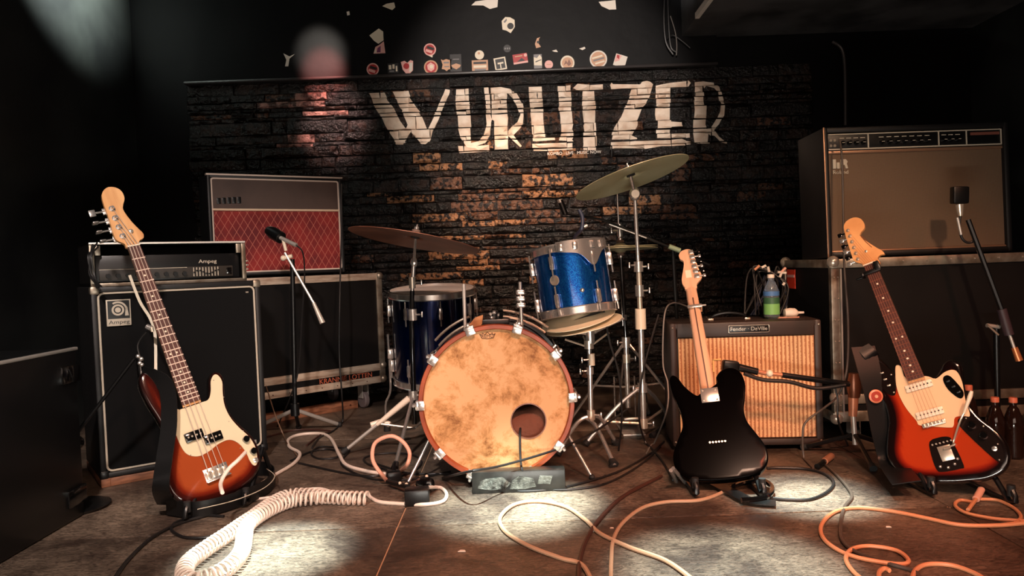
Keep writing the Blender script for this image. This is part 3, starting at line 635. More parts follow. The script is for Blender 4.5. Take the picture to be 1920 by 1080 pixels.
for x, y in ((.12, .09), (RW-.12, .09), (.12, RD-.1), (RW-.12, RD-.1)):
    c = G().bx(x-.04, x+.04, y-.04, y+.04, -.01, 0, .002); c.bx(x-.022, x-.017, y-.02, y+.02, -.07, 0); c.bx(x+.017, x+.022, y-.02, y+.02, -.07, 0); c = c.obj('castor', STEEL, t)
    G().lathe([(.01, -.014), (.036, -.014), (.04, -.008), (.04, .008), (.036, .014), (.01, .014)], Matrix.Translation((x, y, -.065)) @ Matrix.Rotation(PI/2, 4, 'Y'), 18).obj('wheel', RUBBER, c)
tg = G().bx(-.004, -.001, RD-.17, RD-.07, h-.135, h-.045).obj('red_label', REDTAG, t); G().bx(-.006, -.0035, RD-.165, RD-.075, h-.082, h-.070).obj('label_print', SPINK, tg)
# large combo amplifier
fl_ = P(1552, 484, 3.17); JW = .80; JH = .555; JD = .27
tilt = Matrix.Rotation(-.035, 4, 'X') @ Matrix.Rotation(.02, 4, 'Z')
t = thing('combo_amplifier', 'large combo amplifier with brown cloth front and a row of knobs on the right case', 'amplifier', M=Matrix.Translation((fl_.x, 3.17, rz1+.006)) @ tilt)
shell(G(), JW, JD, JH, .024, .03, .008).obj('cabinet', TOLEX, t)
G().bx(.024, JW-.024, .018, .03, .022, JH-.105).obj('speaker_cloth', BROWNC, t)
for a in ((.0, .007, -.003, .004, .0, JH), (.024, JW-.024, .008, .02, .018, .03), (.024, JW-.024, .008, .02, JH-.112, JH-.100)): G().bx(*a, .002).obj('metal_trim', mat('copper_tinged_trim', srgb(170, 130, 104), .35, .6), t)
pn = G().bx(.024, JW-.024, .012, .03, JH-.096, JH-.026, .002).obj('control_panel', BLACKP, t)
for a in ((.026, JW-.026, .008, .014, JH-.032, JH-.028), (.026, JW-.026, .008, .014, JH-.096, JH-.091), (.195, .2, .008, .014, JH-.094, JH-.03), (.50, .504, .008, .014, JH-.094, JH-.03), (.62, .624, .008, .014, JH-.094, JH-.03), (JW-.03, JW-.026, .008, .014, JH-.094, JH-.03)): G().bx(*a).obj('panel_frame', PIPING, pn)
for x in [.085+k*.03 for k in range(4)]+[.255+k*.033 for k in range(7)]+[.525, .555, .585]:
    kb = G().cyl((x, .012, JH-.068), (x, -.004, JH-.068), .0095, 14, r2=.008).obj('knob', BLACKG, pn); G().bx(x-.006, x+.006, -.0055, -.004, JH-.069, JH-.067).obj('pointer', PIPING, kb)
    G().bx(x-.010, x+.010, .0105, .012, JH-.048, JH-.045).obj('scale_mark', PIPING, pn)
for x in (.035, .052): 
    for z in (.055, .078): G().cyl((x, .013, JH-z), (x, .006, JH-z), .006, 10).obj('input_jack', NICKEL, pn)
G().bx(.640, JW-.035, .009, .012, JH-.052, JH-.04).obj('panel_strip', mat('red_brown_strip', srgb(120, 70, 58), .5), pn)
lg = G(); lg.bx(.043, .058, .012, .018, JH-.175, JH-.135, .002); lg.bx(.06, .073, .012, .018, JH-.175, JH-.148, .002); lg.prism([(.078, JH-.175), (.078, JH-.136), (.1, JH-.136), (.107, JH-.146), (.103, JH-.155), (.108, JH-.175), (.098, JH-.175), (.094, JH-.16), (.088, JH-.16), (.088, JH-.175)], 0, .006, frame((0, .018, 0), (1, 0, 0), (0, 0, 1), (0, -1, 0)))
lg.obj('logo', PIPING, t); text('Roland', .022, PIPING, t, UPR(.043, .0165, JH-.197), ext=.0015, sx=1.1)
for x in (.05, JW-.05):
    for y in (.03, JD-.03): G().cyl((x, y, 0), (x, y, -.008), .015, 10).obj('foot', RUBBER, t)
# --- tan cloth combo on the floor
FA = Vector((P(1262, 834, 3.14).x, 3.14, 0)); FB = Vector((P(1543, 834, 3.10).x, 3.085, 0)); MF, wF = fr2(FA, FB); hF = .525; dF = .26
t = thing('combo_amplifier', 'brown edged combo amplifier with tan striped cloth, standing on the floor', 'amplifier', M=MF @ Matrix.Translation((0, 0, .02)))
BRT = mat('dark_brown_tolex', srgb(52, 38, 32), .5, bump=.4, bscale=400, bdist=.0006)
shell(G(), wF, dF, hF, .03, .03, .01).obj('cabinet', BRT, t)
G().bx(.03, wF-.03, -.002, .03, hF-.062, hF-.002, .004).obj('top_strip', BRT, t)
G().bx(.035, wF-.03, .008, .03, .034, hF-.066).obj('speaker_cloth', TWEED, t)
pl = G().bx(wF*.39, wF*.655, -.008, -.002, hF-.046, hF-.016, .003).obj('nameplate', BLACKP, t)
G().tube(loop(wF*.39, wF*.655, hF-.046, hF-.016, -.008, .004), .0015, 6, closed=True).obj('nameplate_rim', NICKEL, pl)
text('Fender \u00b7 DeVille', .023, NICKEL, pl, UPR(wF*.522, -.0085, hF-.038), align='CENTER', sx=1)
for x in (.012, wF-.012):
    for z in (.02, hF-.02): G().ball((x, -.001, z), .0045, 8).obj('screw', NICKEL, t)
hd = G().tube(cr([(wF*.30, .1, hF), (wF*.33, .09, hF+.022), (wF*.42, .085, hF+.032), (wF*.52, .09, hF+.022), (wF*.55, .1, hF)], 6), .007, 8).obj('handle', BLACKP, t)
for x in (.30, .55): G().bx(wF*x-.012, wF*x+.012, .085, .115, hF, hF+.008, .002).obj('handle_cap', NICKEL, hd)
tp = G(); tp.bx(.175, .181, .004, .009, hF-.21, hF-.155); tp.bx(.175, .21, .004, .009, hF-.161, hF-.155); tp.obj('tape_mark', mat('yellow_tape', srgb(240, 200, 130), .5), t, label='yellow L shaped tape mark')
for x in (.05, wF-.05):
    for y in (.04, dF-.04): G().cyl((x, y, 0), (x, y, -.02), .016, 10).obj('foot', RUBBER, t)
zt = .02+hF
# bottle on it
def bottle(loc, h, r, liquid, cap, lab=None, label='', group=None, seed=0, capname='cap'):
    t = thing('water_bottle', label, 'bottle', loc=loc, group=group)
    G().lathe([(r*.8, 0), (r, .008), (r, h*.28), (r*.94, h*.36), (r, h*.44), (r, h*.62), (r*.55, h*.82), (r*.36, h*.86), (r*.36, h*.92)], None, 20).obj('bottle_body', liquid, t)
    G().lathe([(r*.44, h*.92), (r*.44, h*.99), (r*.4, h)], None, 16).obj('cap', cap, t)
    if lab:
        for z0_, z1_, m_ in lab: G().lathe([(r*1.015, h*z0_), (r*1.015, h*z1_)], None, 20).obj('label_band', m_, t)
    return t
bp = P(1447, 586, 3.2)
bottle((bp.x, 3.2, zt), .19, .033, CLEARP, WPLAST, [(.10, .34, mat('green_label', srgb(120, 176, 96), .5)), (.34, .48, mat('teal_label', srgb(52, 90, 60), .5)), (.52, .62, mat('blue_label', srgb(70, 110, 160), .5))], 'clear water bottle with green label and white cap on the tan amplifier')
cp = P(1485, 580, 3.2)
t = thing('power_adapter', 'cream bulbous plug adapter lying on top of the tan cloth amplifier', 'plug', loc=(cp.x, 3.2, zt))
G().lathe([(.004, -.035), (.018, -.033), (.022, -.01), (.02, .012), (.012, .022), (.006, .026), (.005, .05)], Matrix.Translation((0, 0, .021)) @ Matrix.Rotation(PI/2, 4, 'Y'), 16).obj('adapter_body', WPLAST, t)
G().tube(cr([(-.03, -.012, .005), (-.07, -.02, .004), (-.02, -.03, .004), (.02, -.025, .004)], 5), .003, 6).obj('cord', PCABLE, t)
# cable nest behind the bottle
t = thing('cable_nest', 'loose heap of dark cables behind the bottle at the left of the right case', 'cable', loc=P(1440, 560, 3.33))
r2 = random.Random(5)
for k in range(12):
    a = P(1395+r2.uniform(0, 60), 580, 3.34); b = P(1415+r2.uniform(-10, 50), 500+r2.uniform(0, 24), 3.45); c = P(1430+r2.uniform(0, 48), 545+r2.uniform(-20, 20), 3.4); d = P(1440+r2.uniform(0, 30), 580, 3.34)
    a.z = d.z = zt+.006; G().tube(cr([a, b, c, d], 6), .004, 6).obj('cable', BCABLE if k % 3 else mat('navy_cable', srgb(26, 34, 52), .5), t, world=True)
for (x, y, x2, y2, m_) in ((1415, 506, 1424, 498, OCABLE), (1428, 502, 1436, 498, WPLAST), (1440, 500, 1442, 510, WPLAST), (1463, 512, 1473, 502, PCABLE), (1458, 510, 1474, 512, WPLAST), (1462, 520, 1466, 510, WPLAST), (1468, 535, 1471, 530, WPLAST)): G().cyl(P(x, y, 3.4), P(x2, y2, 3.4), .006, 8).obj('cable_tie', m_, t, world=True)
# --- foreground case at far left
t = thing('speaker_wedge', 'plain black equipment case cut off by the left edge in the foreground', 'case', loc=(-1.52, 2.59, 0))
G().bx(-.55, 0, -1.0, 0, 0, .585, .012).obj('case_body', BLACKP, t); G().bx(-.012, .003, -1.0, .003, .578, .589, .003).obj('metal_lip', STEEL, t)
for z in (.08, .5): G().bx(-.1, .006, -.1, .006, z-.03, z+.03, .004).obj('corner_guard', BLACKG, t)
# ------------------------------------------------------------------ drums
def axisM(c, n, xh=(1, 0, 0)):
    n = Vector(n).normalized(); x = Vector(xh); x = (x-n*x.dot(n)).normalized(); return frame(c, x, n.cross(x), n)
def lugs(parent, R, z0, z1, n, m=CHROME, ph=0, name='lug'):
    for k in range(n):
        q = ph+2*PI*k/n; c, s = math.cos(q), math.sin(q); R3 = Matrix.Rotation(q, 3, 'Z')
        g = G().box((c*(R+.011), s*(R+.011), (z0+z1)/2), (.022, .018, (z1-z0)), R3, .006)
        g.cyl((c*(R+.016), s*(R+.016), z0-.03), (c*(R+.016), s*(R+.016), z1+.03), .0035, 8); g.obj(name, m, parent)
def tom(name, label, M, R, H, m, head, nl, lugz):
    t = thing(name, label, 'drum', M=M)
    G().lathe([(R, 0), (R, H), (R-.007, H), (R-.007, 0), (R, 0)], None, 48).obj('shell', m, t)
    G().lathe([(.0001, H+.004), (R-.004, H+.004), (R+.001, H+.001), (R+.001, H-.004)], None, 48).obj('batter_head', head, t)
    G().lathe([(.0001, -.003), (R-.004, -.003), (R+.001, 0)], None, 48).obj('resonant_head', head, t)
    for z, s in ((H, 1), (0, -1)): G().lathe([(R+.003, z-s*.018), (R+.012, z-s*.018), (R+.008, z-s*.014), (R+.006, z+s*.010), (R+.011, z+s*.014), (R+.001, z+s*.015), (R+.003, z-s*.018)], None, 48).obj('rim', CHROME, t)
    lugs(t, R, lugz[0], lugz[1], nl, ph=lugz[2]); 
    if len(lugz) > 3: lugs(t, R, lugz[3], lugz[4], nl, ph=lugz[2])
    return t
# bass drum: local z points at the audience
bc = P(931, 753, 2.76)
MK = axisM(bc, (0.0, -1, .0), (1, 0, 0)); RK = .277; DK = .44
t = thing('bass_drum', 'large bass drum with mottled tan front head and orange wooden hoop', 'drum', M=MK)
G().lathe([(RK-.006, -.01), (RK-.006, -DK), (RK-.014, -DK), (RK-.014, -.01), (RK-.006, -.01)], None, 64).obj('shell', DSHELL, t)
def hoop(z0, z1): return [(RK-.006, z0), (RK+.010, z0), (RK+.012, z0+.004), (RK+.012, z1-.004), (RK+.010, z1), (RK-.003, z1), (RK-.006, z1-.005), (RK-.006, z0)]
hp = G().lathe(hoop(-.022, .022), None, 72).obj('wooden_hoop', HOOPW, t)
G().lathe(hoop(-DK-.02, -DK+.02), None, 64).obj('wooden_hoop', DSHELL, t)
px, py = 991, 790; hc = MK.inverted() @ P(px, py, 2.75); HR = .064
inv = []
# front head with port hole
N = 72; vs = []; fs = []
for k in range(N):
    q = 2*PI*k/N; dx, dy = math.cos(q), math.sin(q)
    a = Vector((hc.x+HR*dx, hc.y+HR*dy, .002))
    # ray from hole centre to the rim
    b = hc.x*dx+hc.y*dy; cc = hc.x**2+hc.y**2-(RK-.004)**2; tt = -b+math.sqrt(b*b-cc)
    for j in range(9):
        u = HR+(tt-HR)*j/8; vs.append((hc.x+u*dx, hc.y+u*dy, .004))
for k in range(N):
    for j in range(8): fs.append((k*9+j, k*9+j+1, ((k+1) % N)*9+j+1, ((k+1) % N)*9+j))
hd = G().add(vs, fs).obj('front_head', FIBER, t)
G().lathe([(HR-.001, -.002), (HR+.003, 0), (HR+.003, .006), (HR-.001, .006), (HR-.001, -.002)], Matrix.Translation((hc.x, hc.y, 0)), 40).obj('port_ring', mat('port_ring', srgb(120, 70, 46), .4), hd)
G().lathe([(.0001, -DK+.004), (RK-.015, -DK+.004)], None, 48).obj('batter_head', mat('inner_head', srgb(190, 130, 100), .6), t)
pil = G().box((hc.x+.01, hc.y-.05, -.095), (.30, .17, .14), Matrix.Rotation(.25, 3, 'Z'), .06, seg=4).obj('damping_pillow', mat('inner_pillow', srgb(110, 62, 44), .85, bump=1, bscale=9, bdist=.03), t)
# crown emblem printed on the head
cm = MK.inverted() @ P(914, 629, 2.755); e = .001
g = G(); sx = .029
crown = [(-1, .35), (-.72, .05), (-.62, .55), (-.32, .12), (0, .72), (.32, .12), (.62, .55), (.72, .05), (1, .35), (.74, -.55), (0, -.68), (-.74, -.55)]
crn = [(cm.x+x*sx, cm.y+y*sx*.62) for x, y in crown]
for i in range(len(crn)):
    a, b = crn[i-1], crn[i]; g.tube([(a[0], a[1], .0052), (b[0], b[1], .0052)], .0011, 5)
g.obj('printed_crown', mat('brown_print', srgb(70, 34, 20), .6), hd)
text('REMO', .017, MATS['brown_print'], hd, Matrix.Translation((cm.x, cm.y-.008, .0048)), align='CENTER', ext=.0005)
# claws and T rods
for k, a in enumerate((71, 107, 36, 143, 1, 179, -38, -141, -68, -112)):
    q = math.radians(a+1); c, s = math.cos(q), math.sin(q); R3 = Matrix.Rotation(q, 3, 'Z')
    cl = G().box((c*(RK+.016), s*(RK+.016), .003), (.012, .036, .056), R3, .004); cl.box((c*(RK+.004), s*(RK+.004), .026), (.032, .036, .007), R3, .003)
    cl.lathe([(.007, -.01), (.007, .016), (.004, .02)], Matrix.Translation((c*(RK+.028), s*(RK+.028), .012)), 10)
    cl = cl.obj('claw_hook', CHROME, t); G().cyl((c*(RK+.026), s*(RK+.026), .0), (c*(RK+.026), s*(RK+.026), -.16), .0035, 8).obj('tension_rod', CHROME, cl)
    G().box((c*(RK+.006), s*(RK+.006), -.17), (.022, .02, .06), R3, .006).obj('lug', CHROME, t)
    G().cyl((c*(RK+.02), s*(RK+.02), -.2), (c*(RK+.02), s*(RK+.02), -DK), .0035, 8).obj('tension_rod', CHROME, t)
# shell hardware on top: curved bright rails, mount and cloth
for r_, z, a0, a1 in ((RK+.05, -.20, 50, 84), (RK+.028, -.17, 50, 84), (RK+.045, -.20, 108, 138), (RK+.02, -.16, 108, 138)):
    G().tube([(r_*math.cos(math.radians(a0+(a1-a0)*i/12)), r_*math.sin(math.radians(a0+(a1-a0)*i/12)), z) for i in range(13)], .0055, 8).obj('mounting_rail', mat('pale_chrome', srgb(226, 208, 190), .25, .85), t)
mt = G().box((.0, RK+.012, -.09), (.12, .03, .07), None, .008); mt.cyl((.0, RK, -.08), (.0, RK+.055, -.09), .016, 16); mt.cyl((.025, RK+.02, -.07), (.03, RK+.05, -.05), .008, 10); mt = mt.obj('mount_bracket', BLACKP, t)
for x, y in ((-.012, .045), (.002, .05), (.02, .04), (-.008, .03), (0, .018), (.026, .022)): G().ball((x, RK+y, -.066), .0075, 10).obj('wing_bolt', CHROME, mt)
w_ = [(-.095, RK-.012), (-.098, RK+.004), (-.07, RK+.035), (-.04, RK+.044), (-.045, RK+.01), (-.062, RK-.008)]
G().prism(w_, -.06, -.052).obj('chamois_flap', mat('tan_leather', srgb(192, 132, 82), .7, noise_col=srgb(150, 92, 52), nscale=20), t, label='tan leather flap')
for x in (-.115, .105): G().cyl((x, RK-.03, -.14), (x, RK+.16, -.16), .007, 10).obj('tom_post', CHROME if x > 0 else STEEL, t)
for z_ in (.07, .095, .12): G().box((.105, RK+z_, -.15), (.036, .02, .02), None, .006).obj('memory_clamp', CHROME, t)
# spurs
for s_, fx in ((1, 1078), (-1, 762)):
    ft = MK.inverted() @ Fl(fx, 884, .01); ft.z = -.16
    G().cyl((s_*(RK-.03), -.12, -.14), (s_*(RK+.07), -.302, -.02), .0065, 10).obj('spur', CHROME, t)
    G().ball((s_*(RK+.07), -.302, -.02), .012, 8).obj('spur_tip', RUBBER, t)
# block in front of the drum
BX0, BX1 = (872-960)/FPX*2.70, (1046-960)/FPX*2.70
t = thing('floor_block', 'low black block in front of the bass drum with worn shiny face', 'block', M=Matrix.Translation((.03, 2.655, 0)))
G().bx(BX0-.03, BX1-.03, 0, .055, 0, .078, .003).obj('block_body', mat('scuffed_black', srgb(22, 21, 20), .3, noise_col=srgb(40, 39, 36), nscale=16), t)
kw = BX1-.03
g = G(); x0_ = BX0-.01; r2 = random.Random(3)
for pl_ in ([(0, .02), (.05, .012), (.10, .016), (.12, .034), (.09, .058), (.03, .054), (.008, .044)], [(.115, .014), (.17, .012), (.21, .02), (.2, .05), (.15, .06), (.125, .044)], [(.215, .03), (.26, .026), (.27, .056), (.225, .06)]):
    g.prism([(x0_+p[0], p[1]) for p in pl_], 0, .0012, UPR(0, 0, 0))
g.obj('silver_tape', mat('silver_tape', srgb(110, 112, 106), .3, .5, bump=1, bscale=70, bdist=.004, noise_col=srgb(36, 36, 34), nscale=30), t)
# rack tom
tc = P(1084, 585, 3.02); tt_ = P(1066, 468, 3.05); ax = (tt_-tc).normalized()
MT = axisM(tc, ax); HT = (tt_-tc).length*.99; RT = .148
MT = MT @ Matrix.Rotation(.1, 4, 'Z')
t = tom('rack_tom', 'bright blue sparkle rack tom tilted above the bass drum', MT, RT, HT, BLUES, HEADW, 6, (.17, .225, math.radians(-128), .02, .075))
g = G(); g.lathe([(.019, 0), (.021, .003), (.019, .006), (.013, .004), (.0001, .004)], Matrix.Rotation(math.radians(-130), 4, 'Z') @ Matrix.Translation((RT-.002, 0, .13)) @ Matrix.Rotation(PI/2, 4, 'Y'), 20)
bdg = g.obj('badge', NICKEL, t)
G().ball((.0, -RT-.001, .075), .009, 10).obj('air_vent', CHROME, t)
# suspension mount: wide chrome bracket hanging from the top rim
def arcband(R, a0, a1, z0, z1, th, n=14):
    vs = []; fs = []
    for i in range(n+1):
        q = math.radians(a0+(a1-a0)*i/n); u = i/n; zz0 = z0 if not callable(z0) else z0(u)
        for r_, z_ in ((R, zz0), (R+th, zz0), (R+th, z1), (R, z1)): vs.append((r_*math.cos(q), r_*math.sin(q), z_))
    for i in range(n):
        o = i*4
        for k in range(4): fs.append((o+k, o+(k+1) % 4, o+4+(k+1) % 4, o+4+k))
    return G().add(vs, fs+[(3, 2, 1, 0), (n*4, n*4+1, n*4+2, n*4+3)])
arcband(RT+.014, -118, -38, lambda u: HT-.02-.055*math.exp(-((u-.62)/.16)**2)-.015*math.sin(PI*u), HT+.018, .004, 22).obj('suspension_mount', CHROME, t)
for a in (-112, -92, -66, -50): G().box(((RT+.022)*math.cos(math.radians(a)), (RT+.022)*math.sin(math.radians(a)), HT-.005), (.012, .02, .03), Matrix.Rotation(math.radians(a), 3, 'Z'), .005).obj('mount_pad', CHROME, t)
# floor tom
fc = P(812, 545, 3.78); RF = .208; hf = .44
MFt = axisM((fc.x, 3.78, fc.z-hf), (.0, -.10, 1))
t = tom('floor_tom', 'deep blue floor tom with pinkish head standing left of the bass drum', MFt, RF, hf, BLUED, HEADW, 8, (hf-.11, hf-.05, math.radians(-75), .05, .11))
for a in (-168, -48, 85):
    q = math.radians(a); c, s = math.cos(q), math.sin(q); R3 = Matrix.Rotation(q, 3, 'Z')
    G().box((c*(RF+.016), s*(RF+.016), .14), (.03, .034, .05), R3, .006).obj('leg_bracket', CHROME, t)
    zf = -(fc.z-hf)+.02
    lg = G().tube(cr([(c*(RF+.024), s*(RF+.024), .24), (c*(RF+.024), s*(RF+.024), .02), (c*(RF+.03), s*(RF+.03), -.06), (c*(RF+.055), s*(RF+.055), -.12), (c*(RF+.055), s*(RF+.055), zf)], 5), .0055, 8).obj('leg', CHROME, t)
    G().cyl((c*(RF+.055), s*(RF+.055), zf+.02), (c*(RF+.055), s*(RF+.055), zf-.02), .014, 12, r2=.018).obj('rubber_foot', RUBBER, lg)
# cymbals
def cym(name, label, c, n, R, m, bell=.13, drop=.05):
    t = thing(name, label, 'cymbal', M=axisM(c, n))
    pr = [(.006, 0), (R*bell*.5, -.004), (R*bell, -.018), (R*bell*1.15, -.021)]
    for i in range(1, 9): r_ = R*bell*1.15+(R-R*bell*1.15)*i/8; pr.append((r_, -.021-drop*R*((i/8)**1.5)))
    lo = [(r_, z-.0022) for r_, z in pr][::-1]
    G().lathe(pr+lo+[pr[0]], None, 72).obj('cymbal_disc', m, t)
    G().lathe([(.006, .001), (.018, .001), (.018, .011), (.006, .012)], None, 14).obj('felt_washer', mat('felt', srgb(120, 96, 84), .9), t)
    G().lathe([(.006, .012), (.011, .013), (.011, .022), (.004, .026), (.004, .034)], None, 12).obj('wing_nut', CHROME, t)
    G().lathe([(.008, -.012), (.019, -.012), (.019, -.024), (.008, -.024)], None, 14).obj('lower_felt', RUBBER, t)
    return t
Y1 = 3.12; c1 = P(780, 436, Y1); n1 = (.19, .11, .97)
cym('crash_cymbal', 'dark bronze cymbal tilted on a stand at left of the drum kit', c1, n1, .275, BRONZE)
Y2 = 3.22; c2 = P(1180, 320, Y2); n2 = (-.27, .13, .95)
cym('crash_cymbal', 'pale brass cymbal highest on the kit under the wall lettering', c2, n2, .252, BRASS)
hh = P(1163, 455, 3.62)
cym('hi_hat_cymbal', 'upper hi-hat cymbal behind the blue rack tom', hh, (.0, .03, 1), .178, BRASS, .22)
MH2 = (0, .0, -1); lowc = Vector(hh)+Vector((0, 0, -.05))
cym('hi_hat_cymbal', 'lower upturned hi-hat cymbal behind the blue rack tom', lowc, (.0, .0, -1), .178, BRASS, .22)
# pale practice cymbals lying on the snare stand
s1 = P(1088, 598, 3.03); 
def flat(name, label, c, n, R, m):
    t = thing(name, label, 'cymbal', M=axisM(c, n)); pr = [(.006, 0), (.03, -.004), (.036, -.008)]+[(.036+(R-.036)*i/6, -.008-.012*(i/6)**1.5) for i in range(1, 7)]
    G().lathe(pr+[(r_, z-.003) for r_, z in pr][::-1]+[pr[0]], None, 64).obj('cymbal_disc', m, t); return t
PALEC = mat('pale_cymbal', srgb(232, 224, 196), .45, .1)
flat('resting_cymbal', 'pale cymbal resting tilted on the snare stand under the rack tom, upper of two', s1+Vector((-.012, .0, .020)), (-.22, -.16, .96), .152, PALEC)
flat('resting_cymbal', 'pale cymbal resting on the snare stand, lower of two', s1+Vector((.012, .015, -.004)), (-.20, -.09, .96), .158, PALEC)
t = thing('shadow_streak', 'dark stick standing for a shadow across the pale cymbals on the snare stand', 'shadow_streak', loc=P(1100, 592, 3.1))
G().tube([P(1066, 606, 2.98), P(1100, 594, 2.99), P(1134, 579, 3.0)], [.003, .006, .007], 8).obj('streak', BLACKP, t, world=True)  # thin dark tube put in for the shadow stripe
# ------------------------------------------------------------------ stands
def seg(t, a, b, r, m=CHROME, name='tube', r2=None): return G().cyl(a, b, r, 10, r2=r2).obj(name, m, t, world=True)
def clamp(t, c, r=.018, m=CHROME, h=.04, wing=1, name='collar'):
    c = Vector(c); g = G().cyl(c-Vector((0, 0, h/2)), c+Vector((0, 0, h/2)), r, 14)
    o = g.obj(name, m, t, world=True)
    if wing: w = G().cyl(c, c+Vector((wing*.035, -.01, 0)), .004, 8); w.box(c+Vector((wing*.042, -.012, 0)), (.008, .01, .026), None, .003); w.obj('wing_screw', CHROME, o, world=True)
def tripod(t, hub, rad, angs, r=.008, m=CHROME, curve=.0, lowhub=None):
    for a in angs:
        q = math.radians(a); f = Vector((hub[0]+rad*math.cos(q), hub[1]+rad*math.sin(q), .014)); h0 = Vector(hub)
        mid = h0.lerp(f, .5)+Vector((0, 0, curve))
        lg = G().tube(cr([h0, mid, f], 6), r, 8).obj('leg', m, t, world=True)
        G().tube([h0.lerp(f, .94), f+(f-h0).normalized()*.012], [.012, .015], 10).obj('rubber_foot', RUBBER, lg, world=True)
        if lowhub: G().tube([Vector(lowhub), h0.lerp(f, .55)], r*.8, 6).obj('leg_brace', m, t, world=True)
# left cymbal stand
pb = Fl(779, 812); X, Y = pb.x, 3.33; X = P(775, 740, Y).x
t = thing('cymbal_stand', 'chrome and black tripod stand under the dark bronze cymbal', 'stand', loc=(X, Y, 0))
J = P(776, 492, Y)
seg(t, c1, J, .006); G().ball(J, .016, 10, sc=(1, .8, 1.5)).obj('tilter', CHROME, t, world=True)
seg(t, J, P(773, 545, Y), .009); clamp(t, P(773, 530, Y), .015, NICKEL, .05)
seg(t, P(773, 545, Y), P(772, 610, Y), .011, BLACKG); clamp(t, P(774, 590, Y), .019, CHROME, .05)
seg(t, P(772, 610, Y), (X, Y, .12), .012, BLACKG); clamp(t, (X, Y, .25), .022, CHROME, .04)
for fx, fy, mm in ((643, 848, STEEL), (740, 878, CHROME), (835, 800, STEEL)):
    f = Fl(fx, fy, .012); h0 = Vector((X, Y, .25)); e = (f-h0)
    lg = G().tube([h0, h0+e*.05+Vector((0, 0, .0)), f], .008, 8).obj('leg', mm, t, world=True); G().tube([h0.lerp(f, .93), f], [.012, .016], 10).obj('rubber_foot', RUBBER, lg, world=True)
    G().cyl((X, Y, .1), h0.lerp(f, .5), .005, 8).obj('leg_brace', mm, t, world=True)
    if fx == 643: G().tube([h0.lerp(f, .06), h0.lerp(f, .3), h0.lerp(f, .52)], [.016, .013, .009], 10).obj('white_tape_wrap', WPLAST, lg, world=True); 
a = Vector((X, Y, .25)).lerp(Fl(643, 848), .5); G().tube([a+Vector((-.03, -.02, .0)), a+Vector((.02, .0, .01)), a+Vector((.055, -.01, -.004))], [.012, .014, .013], 8).obj('taped_joint', WPLAST, t, world=True)
# right cymbal stand
Y = 3.3; X = P(1205, 740, Y).x
t = thing('cymbal_stand', 'tall chrome double braced stand under the pale brass cymbal', 'stand', loc=(X, Y, 0))
J = P(1190, 364, Y-.03)
seg(t, c2, J, .007); tl = G().ball(J, .024, 14, sc=(1, .7, 1.25)).obj('tilter', CHROME, t, world=True); G().cyl(J+Vector((0, -.02, 0)), J+Vector((0, .02, 0)), .018, 14).obj('tilter_gear', NICKEL, tl, world=True)
seg(t, J, P(1197, 500, Y), .0085); seg(t, P(1197, 490, Y), P(1201, 610, Y), .012, NICKEL); seg(t, P(1201, 600, Y), (X, Y, .075), .0135)
clamp(t, P(1197, 500, Y), .021, CHROME, .045, 1); clamp(t, P(1197, 497, Y), .018, CHROME, .03, -1); clamp(t, P(1199, 545, Y), .02, CHROME, .05, 1); clamp(t, P(1201, 598, Y), .024, IVORY, .09, 0); clamp(t, (X, Y, .25), .022, CHROME, .04, -1); clamp(t, (X, Y, .09), .02, NICKEL, .04, 1)
for fx, fy in ((1098, 832), (1262, 795), (1215, 775)):
    f = Fl(fx, fy, .012); h0 = Vector((X, Y, .26)); mid = h0.lerp(f, .45)+Vector((0, 0, .02))
    lg = G().tube(cr([h0, mid, f], 6), .009, 8).obj('leg', CHROME, t, world=True); G().tube([h0.lerp(f, .95), f], [.013, .017], 10).obj('rubber_foot', RUBBER, lg, world=True)
    G().tube([Vector((X, Y, .09)), h0.lerp(f, .62)], .0065, 8).obj('leg_brace', NICKEL, t, world=True)
# snare stand
Y = 3.16; X = P(1108, 720, Y).x
t = thing('snare_stand', 'empty chrome snare stand with basket arms right of the bass drum', 'stand', loc=(X, Y, 0))
H0 = P(1104, 646, Y)
for fx, fy, dy in ((1022, 619, -.02), (1172, 596, .04), (1085, 610, .14)):
    e = P(fx, fy, Y+dy); m1 = H0.lerp(e, .25); ar = G().tube(cr([H0, P(1108, 628, Y+dy*.3), e], 5), .0055, 8).obj('basket_arm', CHROME, t, world=True)
    G().tube([H0+Vector((0, 0, -.012)), H0.lerp(e, .55)+Vector((0, 0, -.012))], .0045, 6).obj('basket_strut', NICKEL, ar, world=True); G().cyl(e-Vector((0, 0, .01)), e+Vector((0, 0, .014)), .008, 8).obj('rubber_tip', RUBBER, ar, world=True)
clamp(t, P(1106, 630, Y), .020, CHROME, .06, 0); clamp(t, H0, .021, NICKEL, .035, 0)
seg(t, H0, P(1106, 690, Y), .009); clamp(t, P(1109, 674, Y), .014, IVORY, .05, -1); seg(t, P(1106, 690, Y), P(1108, 790, Y), .011); clamp(t, P(1106, 695, Y), .016, CHROME, .03, -1); clamp(t, P(1108, 778, Y), .018, NICKEL, .04, 1)
for fx, fy in ((1152, 872), (1045, 850), (1155, 830)):
    f = Fl(fx, fy, .012); h0 = P(1108, 780, Y) if fx != 1152 else P(1100, 785, Y)
    lg = G().tube(cr([h0, h0.lerp(f, .4)+Vector((0, 0, .035)), f], 6), .0085, 8).obj('leg', CHROME, t, world=True); G().tube([h0.lerp(f, .9), f], [.013, .02], 10).obj('rubber_foot', RUBBER, lg, world=True)
